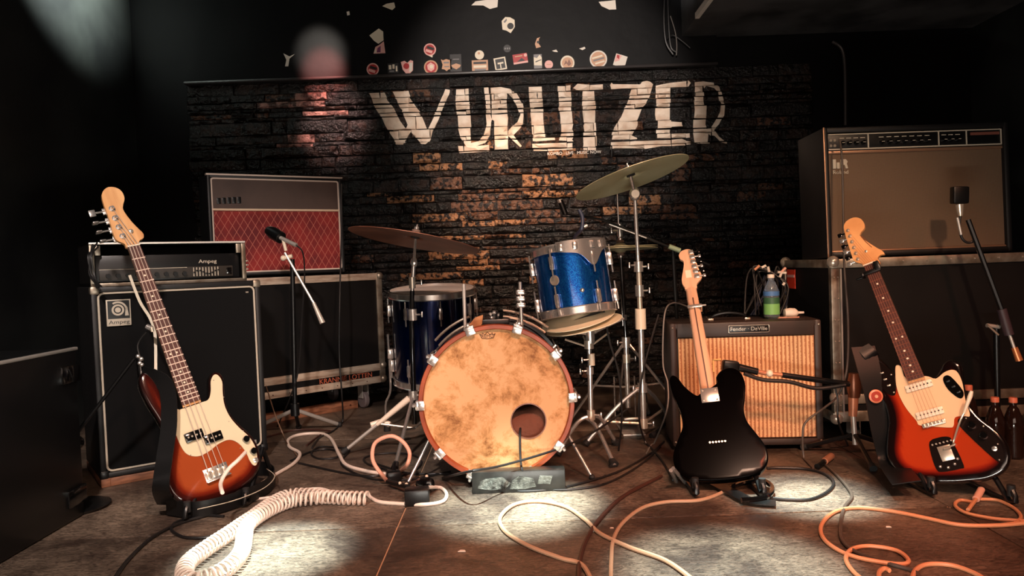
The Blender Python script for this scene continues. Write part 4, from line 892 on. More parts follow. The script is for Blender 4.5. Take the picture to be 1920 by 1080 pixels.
# hi-hat stand
Y = 3.62; X = hh.x
t = thing('hi_hat_stand', 'chrome hi-hat stand with foot pedal behind the snare stand', 'stand', loc=(X, Y, 0))
seg(t, P(1157, 358, Y), (X, Y, .5), .0035); clamp(t, P(1162, 432, Y), .014, CHROME, .06, -1, 'hi_hat_clutch')
seg(t, lowc+Vector((0, 0, -.02)), (X+.012, Y, .42), .010, BLACKG); seg(t, (X+.012, Y, .44), (X+.012, Y, .10), .013, CHROME)
clamp(t, (X+.012, Y, .42), .022, CHROME, .05, -1); clamp(t, (X+.012, Y, .34), .02, NICKEL, .04, 1)
for a in (200, -20, 90):
    q = math.radians(a); f = Vector((X+.34*math.cos(q), Y+.34*math.sin(q)*.8, .014)); h0 = Vector((X+.012, Y, .43)); 
    lg = G().tube([h0, f], .007, 8).obj('leg', CHROME, t, world=True); G().tube([h0.lerp(f, .95), f], [.012, .015], 10).obj('rubber_foot', RUBBER, lg, world=True); G().cyl((X+.012, Y, .2), h0.lerp(f, .5), .005, 6).obj('leg_brace', CHROME, lg, world=True)
pd = G().box((X+.012, Y-.02, .05), (.085, .26, .012), Matrix.Rotation(-.2, 3, 'X'), .004).obj('foot_pedal', STEEL, t, world=True); G().bx(X-.04, X+.065, Y-.17, Y+.12, 0, .008, .002).obj('pedal_base', STEEL, pd, world=True)
for s_ in (-.04, .062): G().cyl((X+s_, Y+.09, 0), (X+s_, Y+.09, .24), .004, 8).obj('pedal_rod', CHROME, pd, world=True)
# tom mic with gooseneck and its boom
t = thing('clip_microphone', 'small black microphone on a curved gooseneck above the rack tom', 'microphone', loc=P(1085, 452, 3.1))
G().tube(cr([P(1081, 462, 3.05), P(1078, 445, 3.03), P(1090, 430, 3.0), P(1092, 408, 3.0), P(1086, 393, 3.0)], 6), .008, 8).obj('gooseneck', mat('blue_grey_sleeve', srgb(50, 56, 76), .4), t, world=True)
G().cyl(P(1095, 425, 3.02), P(1101, 422, 3.02), .008, 10).obj('knob', CHROME, t, world=True)
t = thing('boom_microphone', 'black pencil microphone on a thin boom arm behind the rack tom', 'microphone', loc=P(1054, 385, 3.5))
G().cyl(P(1050, 376, 3.5), P(1060, 402, 3.5), .014, 12).obj('mic_body', BLACKP, t, world=True); G().cyl(P(1049, 374, 3.5), P(1051, 380, 3.5), .014, 12).obj('mic_tip', STEEL, t, world=True)
G().tube([P(1060, 400, 3.5), P(1130, 412, 3.5), P(1262, 466, 3.52), P(1330, 497, 3.54)], .006, 8).obj('boom_arm', BLACKP, t, world=True); G().tube([P(1142, 420, 3.49), P(1212, 446, 3.5)], .004, 6).obj('boom_shine_tube', CHROME, t, world=True)
pm = P(1262, 468, 3.54)
G().tube([pm, Vector((pm.x+.02, pm.y, .05))], .009, 8).obj('stand_pole', BLACKP, t, world=True); tripod(t, (pm.x+.02, pm.y, .1), .22, (100, 220, -10), .008, BLACKP)
G().cyl(P(1254, 462, 3.5), P(1275, 470, 3.5), .012, 10).obj('clutch', mat('pale_green_plastic', srgb(150, 170, 140), .4), t, world=True)
# ------------------------------------------------------------------ guitars
def guitar_frame(bpx, bpy_, Zb, npx, npy, L, yaw=0, back=False):
    Bp = P(bpx, bpy_, Zb); best = None
    for i in range(400):
        z = Zb+(-.1+i*.0016); N = P(npx, npy, z); e = abs((N-Bp).length-L)
        if best is None or e < best[0]: best = (e, z, N)
    N = best[2]; v = (N-Bp).normalized(); c = (CAMP-Bp).normalized(); n = (c-v*c.dot(v)).normalized()
    n = (Matrix.Rotation(yaw, 3, v) @ n)
    if back: n = -n
    x = v.cross(n); print('guitar', best[0], best[1], N); return frame(Bp, x, v, n)
def gbody(name, pts, th, rr, m, t, k=4, step=.012):
    out = cr2(pts, k)
    ar = sum(out[i][0]*out[(i+1) % len(out)][1]-out[(i+1) % len(out)][0]*out[i][1] for i in range(len(out)))
    if ar < 0: out = out[::-1]
    rings = []
    for a in (0, 22, 45, 67, 90): q = math.radians(a); rings.append((inset(out, rr*(1-math.cos(q))) if a else out, rr*(1-math.sin(q))))
    n = len(out); vs = []; rim = []
    def ringv(s):   # s=+1 front (z from -rr to 0), s=-1 back
        o = []
        for poly, dz in rings:
            o.append(len(vs))
            for p in poly: vs.append((p[0], p[1], -dz if s > 0 else -th+dz)); rim.append(min(.05, segd(Vector(p), out))/.05)
        return o
    F0 = ringv(1); B0 = ringv(-1); fs = []
    for R_ in (F0, B0):
        for i in range(len(R_)-1):
            for j in range(n): fs.append((R_[i]+j, R_[i]+(j+1) % n, R_[i+1]+(j+1) % n, R_[i+1]+j))
    for j in range(n): fs.append((F0[0]+j, F0[0]+(j+1) % n, B0[0]+(j+1) % n, B0[0]+j))
    inner = rings[-1][0]
    pts2 = [Vector(p) for p in inner]
    x0 = min(p[0] for p in inner); x1 = max(p[0] for p in inner); y0 = min(p[1] for p in inner); y1 = max(p[1] for p in inner)
    y = y0+step*.5
    while y < y1:
        x = x0+step*.5
        while x < x1:
            if inpoly(x, y, inner) and segd(Vector((x, y)), inner) > step*.4: pts2.append(Vector((x, y)))
            x += step
        y += step
    V, E, F, _, _, _ = delaunay_2d_cdt(pts2, [(i, (i+1) % n) for i in range(n)], [], 0, 1e-6)
    dd = [min(.05, segd(v, out))/.05 for v in V]
    for z in (0, -th):
        b = len(vs); vs += [(v.x, v.y, z) for v in V]; rim += dd
        for f in F:
            cx = sum(V[i].x for i in f)/3; cy = sum(V[i].y for i in f)/3
            if inpoly(cx, cy, inner): fs.append(tuple(b+i for i in f))
    g = G().add(vs, fs); o = g.obj(name, m, t, ang=50)
    me = o.data; at = me.attributes.new('rim', 'FLOAT', 'POINT'); at.data.foreach_set('value', rim); bm = bmesh.new(); bm.from_mesh(me)
    bmesh.ops.remove_doubles(bm, verts=bm.verts, dist=1e-5); bmesh.ops.recalc_face_normals(bm, faces=bm.faces[:]); bm.to_mesh(me); bm.free()
    return o
def plate(name, pts, z0, z1, m, t, k=4, ch=.0008, label=None): return G().prism(cr2(pts, k), z0, z1, None, 0, ch).obj(name, m, t, label=label)
def neck(t, L, yend, wn, wb_, nfr, mw, mf, th=.02, zf=.009, fret=True, dots=True, fm=None):
    # neck wood from body joint to nut
    yj = yend-.008
    def sec(y, w):
        return [(-w/2, y, zf), (-w/2, y, zf-.006), (-w*.36, y, zf-.016), (0, y, zf-th-.002), (w*.36, y, zf-.016), (w/2, y, zf-.006), (w/2, y, zf)]
    A = sec(yj, wb_); Bq = sec(L, wn); n = 7; g = G().add(A+Bq, [(i, i+1, n+i+1, n+i) for i in range(n-1)]+[(n-1, 0, n, 2*n-1), tuple(range(n-1, -1, -1)), tuple(range(n, 2*n))])
    nk = g.obj('neck', mw, t)
    w_ = lambda y: wn+(wb_-wn)*(L-y)/(L-yend)
    fb = G().add([(-w_(y)/2, y, z) for y in (yend, L) for z in (zf, zf+.005)]+[(w_(y)/2, y, z) for y in (yend, L) for z in (zf, zf+.005)], [(0, 1, 3, 2), (4, 6, 7, 5), (1, 5, 7, 3), (0, 2, 6, 4), (0, 4, 5, 1), (2, 3, 7, 6)]).obj('fingerboard', mf, nk)
    if fret:
        for i in range(1, nfr+1):
            y = L*2**(-i/12)
            if y < yend: break
            G().bx(-w_(y)/2-.0005, w_(y)/2+.0005, y-.0018, y+.0018, zf+.004, zf+.0068).obj('fret', fm or mat('fret_wire', srgb(232, 206, 190), .3, .3), nk)
    if dots:
        for i in (3, 5, 7, 9, 12, 15, 17, 19, 21):
            if i > nfr: break
            y = L*(2**(-(i-1)/12)+2**(-i/12))/2
            if y < yend: break
            for x in ((-.011, .011) if i == 12 else (0,)): G().cyl((x, y, zf+.004), (x, y, zf+.0056), .0036, 10).obj('dot_inlay', IVORY, nk)
    G().bx(-wn/2-.0008, wn/2+.0008, L, L+.005, zf, zf+.0085, .001).obj('nut', IVORY, nk)
    return nk, w_
def strings(t, n, L, wn, wbr, r0, r1, posts=None, zf=.017, zb=.014, sm=None):
    for i in range(n):
        u = -1+2*i/(n-1); r = r0+(r1-r0)*i/(n-1); pts = [(u*wbr/2, -.002, zb), (u*wn/2, L+.001, zf)]
        if posts: pts.append((posts[i][0], posts[i][1], zf-.006))
        G().tube(pts, r, 5).obj('string', sm or mat('string_wire', srgb(226, 206, 188), .3, .4), t)
# --- sunburst bass
MBs = guitar_frame(405, 884, 2.60, 250, 464, .864, math.radians(16))
t = thing('bass_guitar', 'sunburst four string bass guitar with cream pickguard leaning at the left', 'guitar', M=MBs)
PB = [(-3.3,24.5),(-4.5,23.6),(-6,26),(-6.9,31),(-7.7,36.5),(-9.2,40.3),(-11.2,41.3),(-13,39.5),(-13.7,36),(-13.2,30),(-12,24),(-11.5,18),(-13,13),(-15.4,8),(-16.5,2.5),(-15.5,-3),(-12.3,-6.8),(-7,-8.9),(0,-9.5),(6.5,-9),(12,-7),(15.6,-3),(16.8,2.5),(16,7.5),(13.8,12),(12,16.5),(11.6,21),(12.6,26),(13.8,30.5),(13.2,33.2),(11,34),(8.8,32),(7.4,28),(6,25),(4.3,23.8),(3.3,24.5)]
body = gbody('body', PB, .044, .013, BURSTB, t)
plate('pickguard', [(-3.3,24.8),(-4.6,25),(-6.2,27),(-7.2,31),(-8.2,31.6),(-8.9,29.5),(-9.2,25),(-8.3,19),(-8,13),(-7,9.3),(-4,7.2),(0,7.4),(4,8.7),(8,8.7),(10.6,6.2),(11.8,2.5),(12.1,-1.2),(13,-3.2),(14.4,-2.4),(15.6,2.5),(14.8,7.3),(12.7,11.5),(11,16.3),(10.6,21),(11.5,25.5),(12.7,29.5),(12.2,32.2),(10.8,32.9),(9,31),(7.8,27.6),(6,25),(3.3,24.8)], .0002, .0026, CREAM, t)
for x, y in ((-2.9, 14.4), (2.9, 11.5)):
    pk = G().box((x*.01, y*.01, .007), (.064, .034, .012), None, .004).obj('pickup', BLACKG, t)
    for dx in (-.021, -.008, .008, .021): G().cyl((x*.01+dx, y*.01, .012), (x*.01+dx, y*.01, .0145), .0034, 10).obj('pole_piece', NICKEL, pk)
br = G().bx(-.042, .042, -.026, .02, .0002, .004, .001).obj('bridge', CHROME, t)
G().bx(-.042, .042, -.028, -.024, .0002, .016, .001).obj('bridge_lip', CHROME, br)
for i in range(4): x = -.0285+i*.019; G().bx(x-.008, x+.008, -.018, .008, .004, .012, .002).obj('saddle', NICKEL, br)
for x, y in ((.132, .068), (.142, .018)): G().lathe([(.0115, .002), (.0115, .018), (.009, .021), (.0001, .021)], Matrix.Translation((x, y, 0)), 16).obj('knob', BLACKG, t)
G().lathe([(.010, .002), (.010, .006), (.006, .008)], Matrix.Translation((.140, -.016, 0)), 14).obj('output_jack', CHROME, t)
for x, y in ((-.080, .20), (-.075, .30), (.10, .31), (.1, .15), (.135, .1), (-.06, .085), (.105, .045), (.113, .24)): G().ball((x, y, .0026), .0022, 6).obj('screw', NICKEL, t)
nk, wf = neck(t, .864, .258, .042, .064, 20, MAPLE, ROSEW)
HS = [(-2.1,86.6),(-2.5,88.2),(-4.4,90),(-4.9,92),(-4.5,99),(-4.5,105),(-3.8,108.6),(-1.6,110.6),(1,110.4),(2.8,108.6),(3.0,105.6),(1.7,103),(1.2,101),(2.2,97),(3.7,93.4),(4.8,91),(4.4,89.2),(3,88.6),(2.2,87.6),(2.1,86.6)]
hs = G().prism(cr2(HS, 4), -.010, .004, None, 0, .001).obj('headstock', MAPLE, t)
posts = [(-.022, .912), (-.024, .948), (-.025, .984), (-.024, 1.022)]
for i, (x, y) in enumerate(posts):
    tn = G().cyl((x, y, .004), (x, y, .022), .0065, 14, r2=.005); tn.lathe([(.011, .004), (.011, .006)], Matrix.Translation((x, y, 0)), 16); tn = tn.obj('tuning_post', CHROME, hs)
    k = G().cyl((x-.018, y, -.012), (x-.056, y, -.012), .0035, 8); k.bx(x-.03, x+.01, y-.012, y+.012, -.018, -.010, .002); k.obj('tuner_shaft', CHROME, hs)
    G().box((x-.064, y, -.012), (.022, .026, .007) if i == 3 else (.020, .006, .026), None, .003).obj('tuning_key', CHROME, hs)
G().lathe([(.008, .004), (.008, .008), (.004, .010)], Matrix.Translation((.010, .925, 0)), 12).obj('string_tree', NICKEL, hs)
strings(t, 4, .864, .032, .057, .0017, .0011, posts)
strings_done = 1
WPs = lambda x, y, z=0: MBs @ Vector((x, y, z))
# strap of the bass
hornb = WPs(-.112, .405, -.02)
t = thing('guitar_strap', 'wide black leather strap looping down the left of the bass to the floor', 'strap', loc=Fl(400, 940))
p0 = hornb+Vector((0, -.005, .01))
path = [p0, P(310, 722, 2.585), P(317, 790, 2.55), P(308, 860, 2.49), P(302, 915, 2.44), Fl(312, 946, .03)]
G().ribbon(cr(path, 6), [Vector((1, -.15, .1))]*31, .060, .003).obj('strap_band', LEATHER, t, world=True)
fp = [(312, 950), (370, 955), (440, 938), (495, 915), (515, 893), (500, 879), (470, 880), (445, 890)]
G().ribbon(cr([Fl(x, y, .034) for x, y in fp], 6), (0, 0, 1), .055, .003).obj('strap_band', LEATHER, t, world=True)
G().tube(cr([Fl(x, y, .0645) for x, y in fp[1:6]], 6), .0016, 5).obj('worn_edge', LEDGE, t, world=True)
sb = [P(243, 516, 2.84), P(262, 565, 2.80), P(282, 598, 2.78), P(291, 630, 2.77), P(292, 700, 2.72)]
G().ribbon(cr(sb, 6), (1, .4, 0), .010, .002).obj('pale_strap_edge', mat('pale_edge', srgb(206, 194, 172), .5), t, world=True)
# folding stand under the bass
def astand(label, M, w=.22, m=BLACKP, y0=-.10, zoff=.05):
    o = M @ Vector((0, y0, -.02)); f0 = Vector((o.x, o.y, 0))
    t = thing('guitar_stand', label, 'stand', loc=f0)
    xd = Vector((M[0][0], M[1][0], 0)).normalized()
    if abs(xd.x) < .2: xd = Vector((1, 0, 0))
    for s in (-1, 1):
        a = f0+xd*(s*w/2)+Vector((0, -.06, .012)); b = f0+xd*(s*w/2)+Vector((0, .24, .012)); c = f0+xd*(s*w/2)+Vector((0, .13, .16))
        G().tube(cr([a+Vector((0, 0, .045)), a, b], 4), .009, 8).obj('cradle_arm', m, t, world=True)
        G().tube([a+Vector((0, .01, .0)), c], .009, 8).obj('stand_leg', m, t, world=True); G().tube([b, c], .009, 8).obj('stand_leg', m, t, world=True)
        G().tube([a+Vector((0, 0, .02)), a+Vector((0, 0, .055))], .012, 10).obj('foam_tip', RUBBER, t, world=True)
    G().cyl(f0+xd*(-w/2)+Vector((0, .13, .15)), f0+xd*(w/2)+Vector((0, .13, .15)), .009, 8).obj('crossbar', m, t, world=True)
    return t
astand('low black folding stand under the sunburst bass', MBs, .20)
# --- black guitar seen from behind
MTl = guitar_frame(1345, 836, 2.66, 1296, 545, .648, math.radians(4), back=True)
t = thing('electric_guitar', 'black electric guitar seen from the back with pale maple neck', 'guitar', M=MTl)
TL = [(-3,22),(-3.4,24.6),(-5.6,27),(-9.2,27.8),(-12.2,25.8),(-13.2,21.2),(-12.2,15.6),(-11,11),(-11.4,6.5),(-13.9,1.5),(-16,-3.5),(-15.5,-8.8),(-11.5,-12.4),(-4,-13.6),(4,-13.6),(11.5,-12.4),(15.5,-8.8),(16,-3.5),(13.9,1.5),(11.4,6.5),(11,11),(12,16),(13.3,21),(13.6,25.4),(12.2,27.2),(10.4,26),(8.6,22.6),(6.4,19.8),(4.4,18.2),(3,19)]
gbody('body', TL, .045, .006, mat('black_lacquer', srgb(3, 2, 2), .14, spec=.03), t, step=.02)
G().bx(-.032, .032, .150, .205, -.0475, -.045, .001).obj('neck_plate', CHROME, t)
for x in (-.024, .024):
    for y in (.158, .197): G().ball((x, y, -.0478), .004, 8).obj('screw', NICKEL, t)
for i in range(6): G().lathe([(.0036, 0), (.0036, .002), (.0018, .002)], Matrix.Translation((-.026+i*.0105, .0, -.0465)), 12).obj('string_ferrule', NICKEL, t)
nk, wf = neck(t, .648, .19, .042, .056, 21, PMAPLE, PMAPLE, th=.022, zf=-.004, dots=False)
G().prism([(-.0022, .20), (.0022, .20), (.0022, .60), (-.0022, .60)], -.0292, -.0285).obj('walnut_stripe', DARKST, nk)
TH = [(-2.1,64.8),(-2.5,66.6),(-4.6,69),(-5,70.5),(-4.2,74),(-3.5,79),(-3.2,82),(-1.5,83.6),(1.2,83.2),(2.6,81.4),(2.4,79.4),(1.2,78),(1.6,75),(2.6,71.5),(3.1,69),(2.9,67),(2.3,65.8),(2.1,64.8)]
TH = [(-x, y) for x, y in TH]; TH = [(-x, y) for x, y in TH]
hs = G().prism(cr2(TH, 4), -.016, -.002, None, 0, .001).obj('headstock', PMAPLE, t)
for i in range(6):
    x = -.033-.002*(5-i)/5+.0; y = .70+i*.0235; x = (-.036, -.034, -.032, -.031, -.030, -.029)[i]
    G().bx(x-.004, x+.016, y-.009, y+.009, -.024, -.016, .002).obj('tuner_case', CHROME, hs)
    k = G().cyl((x-.002, y, -.02), (x-.020, y, -.02), .003, 8); k.box((x-.024, y, -.02), (.012, .015, .008), None, .003); k.obj('tuning_key', BLACKG if i % 2 else CHROME, hs)
G().bx(-.010, .012, .70, .735, -.0168, -.0158).obj('faded_decal', IVORY, hs)
cp_ = G().bx(-.027, .027, .552, .566, -.034, -.028, .002); cp_.bx(-.03, -.024, .552, .566, -.034, .012, .002); cp_.cyl((-.028, .559, -.03), (-.045, .559, -.03), .004, 8); cp_.obj('capo', CHROME, t)
strings(t, 6, .648, .034, .052, .0006, .0004, None, zf=.009, zb=.01)
G().bx(-.043, .043, -.045, .04, .0002, .003, .001).obj('bridge', CHROME, t)
st_ = astand('low guitar stand under the black guitar with bright chrome feet', MTl, .22, BLACKP, -.13)
for fx, fy, gx, gy in ((1262, 878, 1285, 905), (1258, 882, 1268, 903)): G().tube([P(fx, fy, 2.56), Fl(gx, gy, .012)], .007, 8).obj('chrome_foot', CHROME, st_, world=True)
# --- offset sunburst guitar at right
MJ = guitar_frame(1752, 795, 2.52, 1632, 497, .610, math.radians(-6))
t = thing('electric_guitar', 'orange red sunburst offset electric guitar with tan pickguard at the right', 'guitar', M=MJ)
JB = [(-3,17.5),(-4.6,17),(-6.2,20),(-7.4,24),(-9,27.2),(-11.2,28.2),(-13.4,26.4),(-14.6,22.5),(-13.8,16.5),(-12.7,10.5),(-13.4,5),(-15.6,0),(-17.6,-5),(-17.6,-10),(-15,-14.5),(-10,-17.6),(-3.5,-19.4),(3,-20.6),(9,-21),(14.2,-19.4),(17,-15.8),(17.6,-11),(16,-5.8),(13.4,-1),(12,4),(12.6,9),(14,13.6),(14.2,17.2),(12.4,19.2),(9.8,18.8),(7.6,16.6),(5.6,15.2),(3,16)]
gbody('body', JB, .043, .011, BURSTJ, t)
plate('pickguard', [(-2.9,17.4),(-3,21.5),(-4.4,22.6),(-5.6,20),(-7,14.4),(-6.6,8),(-4.9,2.6),(-4.6,.9),(-1,-.6),(3.7,-2.3),(5.2,-2.2),(6.6,.3),(9.2,.1),(11,-.3),(11.6,5),(12.8,11),(12.6,14.6),(11.2,15.8),(8.8,15.6),(5.7,14.4),(3.1,16.2)], .0002, .0024, TANPG, t)
for y in (.135, .038):
    pk = G().box((.0, y, .006), (.088, .026, .008), None, .004).obj('pickup', IVORY, t)
    for i in range(6): G().cyl((-.029+i*.0116, y, .009), (-.029+i*.0116, y, .0112), .0027, 8).obj('pole_piece', BLACKP, pk)
    for x in (-.04, .04): G().ball((x, y, .010), .003, 6).obj('screw', NICKEL, pk)
cp1 = plate('control_plate', [(-12.6,21.8),(-11.4,25),(-9.6,26),(-7.8,23.6),(-6.2,20),(-7.4,14.4),(-8.6,12.8),(-10.4,14),(-11.6,17.5)], .0002, .002, mat('dark_chrome', srgb(70, 54, 50), .18, .9), t)
for x, y in ((-9.6, 21.5), (-9.4, 19), (-9.0, 16.6)): G().box((x*.01, y*.01, .004), (.012, .005, .005), None, .001).obj('slide_switch', NICKEL, cp1)
for x, y in ((-11.2, 24.2), (-7, 20), (-8.3, 13.8)): G().ball((x*.01, y*.01, .002), .0032, 8).obj('screw', NICKEL, cp1)
cp2 = plate('switch_plate', [(7.6,13),(8.6,14.4),(10.3,13.6),(12,8.2),(11.2,6),(9.8,6.2),(8,9.6)], .0024, .0045, BLACKG, t, 3)
for x, y in ((8.9, 12.4), (9.8, 10.2), (10.6, 8.0)): G().box((x*.01, y*.01, .0065), (.012, .005, .005), None, .001).obj('slide_switch', BLACKP, cp2)
cp3 = plate('control_plate', [(7.4,-.4),(9.6,-.2),(11.8,-.8),(14.4,-5),(16,-10.4),(15.6,-15.2),(13.6,-16.6),(11.4,-13),(8.6,-7),(6.9,-2.6)], .0002, .002, mat('dark_chrome', srgb(70, 54, 50), .18, .9), t)
for x, y in ((10.4, -3.4), (12.4, -7.4)): G().lathe([(.012, .002), (.0115, .016), (.009, .018), (.0001, .018)], Matrix.Translation((x*.01, y*.01, 0)), 16).obj('knob', BLACKG, cp3)
G().lathe([(.008, .002), (.008, .008), (.005, .009)], Matrix.Translation((.138, -.122, 0)), 12).obj('output_jack', CHROME, cp3)
for x, y in ((9.6, -.8), (13.4, -4.6), (15.2, -11), (13.8, -15.8)): G().ball((x*.01, y*.01, .002), .003, 6).obj('screw', NICKEL, cp3)
bj = G().bx(-.037, .037, -.006, .008, .003, .011, .002).obj('bridge', NICKEL, t)
for i in range(6): G().cyl((-.029+i*.0116, -.004, .012), (-.029+i*.0116, .006, .012), .004, 8).obj('saddle', STEEL, bj)
tp = plate('tremolo_plate', [(-3.4,-5.2),(0,-4.6),(2.6,-5.2),(3.2,-7),(3.6,-15),(2.2,-15.8),(-2.8,-15.6),(-4.6,-14.4),(-4.4,-9)], .0002, .0026, mat('dark_chrome', srgb(70, 54, 50), .18, .9), t, 3)
for x, y in ((-3.2, -13.8), (-1, -14.6), (1.2, -14), (2.6, -12.6), (3, -8)): G().ball((x*.01, y*.01, .003), .005, 8).obj('screw', CHROME, tp)
for i in range(6): G().cyl((-.029+i*.0116, -.065, .003), (-.029+i*.0116, -.065, .008), .003, 8).obj('string_anchor', NICKEL, tp)
G().box((0, -.10, .004), (.04, .05, .004), None, .002).obj('cover_block', NICKEL, tp)
arm = [MJ.inverted() @ P(1788, 828, 2.47), MJ.inverted() @ P(1800, 790, 2.45), MJ.inverted() @ P(1812, 765, 2.44), MJ.inverted() @ P(1822, 733, 2.43)]
am = G().tube(cr([Vector((.0, -.085, .012)), Vector((.035, -.082, .02))]+arm, 5), .0032, 8).obj('tremolo_arm', NICKEL, t)
G().tube([arm[2]*.6+arm[1]*.4, arm[2]*.3+arm[3]*.7, arm[3]], [.004, .0075, .005], 10).obj('arm_tip', IVORY, am)
nk, wf = neck(t, .610, .160, .042, .055, 22, MAPLE, ROSEW, fm=mat('dull_fret', srgb(110, 62, 48), .4, .4))  # frets toned down close to the fingerboard colour
HJ = [(-2.1,61.2),(-2.6,62.6),(-4.2,64),(-4.8,65.6),(-4.6,70),(-4.2,76),(-3.6,79.4),(-1.8,81),(.8,81.2),(2.8,79.8),(3.4,77.4),(2.8,75.4),(1.2,74.4),(.6,73),(1.8,70.4),(4,66.8),(5.6,64.4),(5.8,63),(4.4,63.2),(3.2,62.4),(3.4,61),(3,60.2),(2.1,60.8)]
hs = G().prism(cr2(HJ, 4), -.010, .004, None, 0, .001).obj('headstock', mat('amber_maple', srgb(232, 170, 112), .3, coat=.4, noise_col=srgb(212, 146, 90), nscale=6), t)
pj = [(-.032, .648+i*.0245) for i in range(6)]
for i, (x, y) in enumerate(pj):
    x += .001*i; tn = G().cyl((x, y, .004), (x, y, .014), .0045, 12, r2=.0035); tn.lathe([(.0065, .004), (.0065, .0055)], Matrix.Translation((x, y, 0)), 12); tn.obj('tuning_post', NICKEL, hs)
    k = G().cyl((x-.008, y, -.014), (x-.032, y, -.014), .003, 8); k.bx(x-.014, x+.008, y-.009, y+.009, -.019, -.010, .002); k.box((x-.036, y, -.014), (.016, .016, .008), None, .003); k.obj('tuning_key', BLACKG if i % 2 else CHROME, hs)
G().lathe([(.005, .004), (.005, .007), (.003, .008)], Matrix.Translation((.004, .665, 0)), 10).obj('string_tree', NICKEL, hs)
sw = G(); 
for a, b in (((.006, .735), (.016, .70)), ((.016, .70), (.028, .672)), ((.010, .728), (.022, .70))): sw.tube([(a[0], a[1], .0045), (b[0], b[1], .0045)], .0012, 5)
sw.obj('headstock_print', mat('brown_ink', srgb(120, 66, 36), .6), hs)
cj = G().box((0, .578, .022), (.060, .014, .010), None, .003); cj.box((.022, .592, .022), (.02, .035, .016), None, .004); cj.box((-.036, .578, .008), (.012, .016, .036), None, .004); cj.box((-.05, .575, .0), (.03, .008, .008), None, .003); cj.obj('capo', BLACKP, t)
strings(t, 6, .610, .034, .058, .0006, .0004, [(x+.001*i, y) for i, (x, y) in enumerate(pj)], sm=mat('dull_string', srgb(150, 100, 80), .4, .6))
astand('low black folding stand under the offset sunburst guitar', MJ, .22, BLACKP, -.2)
# strap with badge
t = thing('guitar_strap', 'wide black strap with a round badge hanging behind the offset guitar', 'strap', loc=Fl(1650, 900))
hj = MJ @ Vector((-.117, .275, -.045))
G().ribbon(cr([P(1618, 650, 2.70), P(1632, 700, 2.66), P(1644, 745, 2.64), P(1656, 810, 2.62), P(1672, 865, 2.60), Fl(1700, 905, .06)], 6), (1, .15, .2), .088, .003).obj('strap_band', LEATHER, t, world=True)
G().ribbon(cr([hj, P(1634, 668, 2.68), P(1618, 650, 2.70)], 5), (1, .1, .4), .05, .003).obj('strap_end', LEATHER, t, world=True)
G().cyl(hj+Vector((0, 0, .0)), hj+Vector((-.012, 0, .012)), .007, 10).obj('strap_button', CHROME, t, world=True)
bp_ = P(1642, 743, 2.625); MBd = axisM(bp_, (-.1, -1, .1), (1, 0, 0))
bd = G().lathe([(.024, 0), (.024, .002), (.02, .005), (.0001, .006)], MBd, 24).obj('badge', mat('badge_tan', srgb(206, 120, 90), .35), t, world=True)
G().lathe([(.018, .0058), (.0175, .0068), (.0001, .0072)], MBd, 20).obj('badge_face', mat('badge_red', srgb(150, 52, 38), .35), bd, world=True)
G().lathe([(.006, .007), (.006, .0078), (.0001, .008)], MBd, 12).obj('badge_mark', STAN, bd, world=True)
# strap end of the black guitar on the floor
t = thing('strap_loop', 'black strap and folded cable loop lying in front of the black guitar', 'strap', loc=Fl(1410, 930))
G().ribbon(cr([Fl(x, y, .012+.0*i) for i, (x, y) in enumerate([(1275, 893), (1320, 898), (1365, 918), (1405, 938), (1455, 943)])], 6), (.5, -.9, 0), .052, .004).obj('strap_band', LEATHER, t, world=True)
G().tube(cr([Fl(x, y, .02) for x, y in [(1375, 912), (1400, 904), (1432, 902), (1448, 915), (1440, 930), (1415, 936), (1390, 938)]], 6), .009, 8).obj('strap_edge_roll', BLACKG, t, world=True)
# ------------------------------------------------------------------ amp microphones
# left
Yb = 3.74; hb = P(553, 768, Yb)
t = thing('microphone_stand', 'black boom stand with pale feet in front of the red amplifier', 'stand', loc=(hb.x, Yb, 0))
G().cyl((hb.x, Yb, hb.z), P(548, 486, Yb), .012, 10).obj('pole', BLACKP, t, world=True)
G().cyl((hb.x, Yb, hb.z-.03), (hb.x, Yb, hb.z+.03), .022, 12).obj('hub', BLACKP, t, world=True)
for fx, fy in ((470, 806), (636, 796), (560, 800)):
    G().tube([Vector((hb.x, Yb, hb.z)), Fl(fx, fy, .012)], .010, 8).obj('leg', STEEL if fx != 560 else BLACKP, t, world=True)
    f = Fl(fx, fy, .012); G().ball(f, .016, 8).obj('rubber_foot', RUBBER, t, world=True)
ym = Yb-.04
G().cyl(P(534, 474, ym), P(592, 575, ym-.05), .0065, 8).obj('boom_arm', STEEL, t, world=True)
G().cyl(P(588, 568, ym-.05), P(605, 606, ym-.06), .0085, 10, r2=.014).obj('counterweight', mat('grey_metal', srgb(196, 184, 174), .4, .3), t, world=True)
cl = G().cyl(P(548, 480, ym), P(532, 484, ym), .010, 10).obj('clutch', IVORY, t, world=True); G().ball(P(531, 484, ym-.005), .014, 10).obj('clutch_knob', IVORY, cl, world=True)
t = thing('microphone', 'black instrument microphone pointed at the red cloth amplifier', 'microphone', loc=P(515, 440, ym))
G().tube([P(503, 432, ym+.05), P(512, 437, ym+.03), P(527, 446, ym)], [.022, .032, .030], 14).obj('mic_head', BLACKP, t, world=True)
G().tube([P(503, 431, ym+.052), P(506, 433, ym+.046)], [.018, .026], 14).obj('mic_rim', STEEL, t, world=True)
G().cyl(P(524, 445, ym), P(556, 460, ym-.04), .010, 10).obj('mic_body', STEEL, t, world=True); G().cyl(P(531, 450, ym-.01), P(536, 470, ym), .008, 8).obj('clip', IVORY, t, world=True)
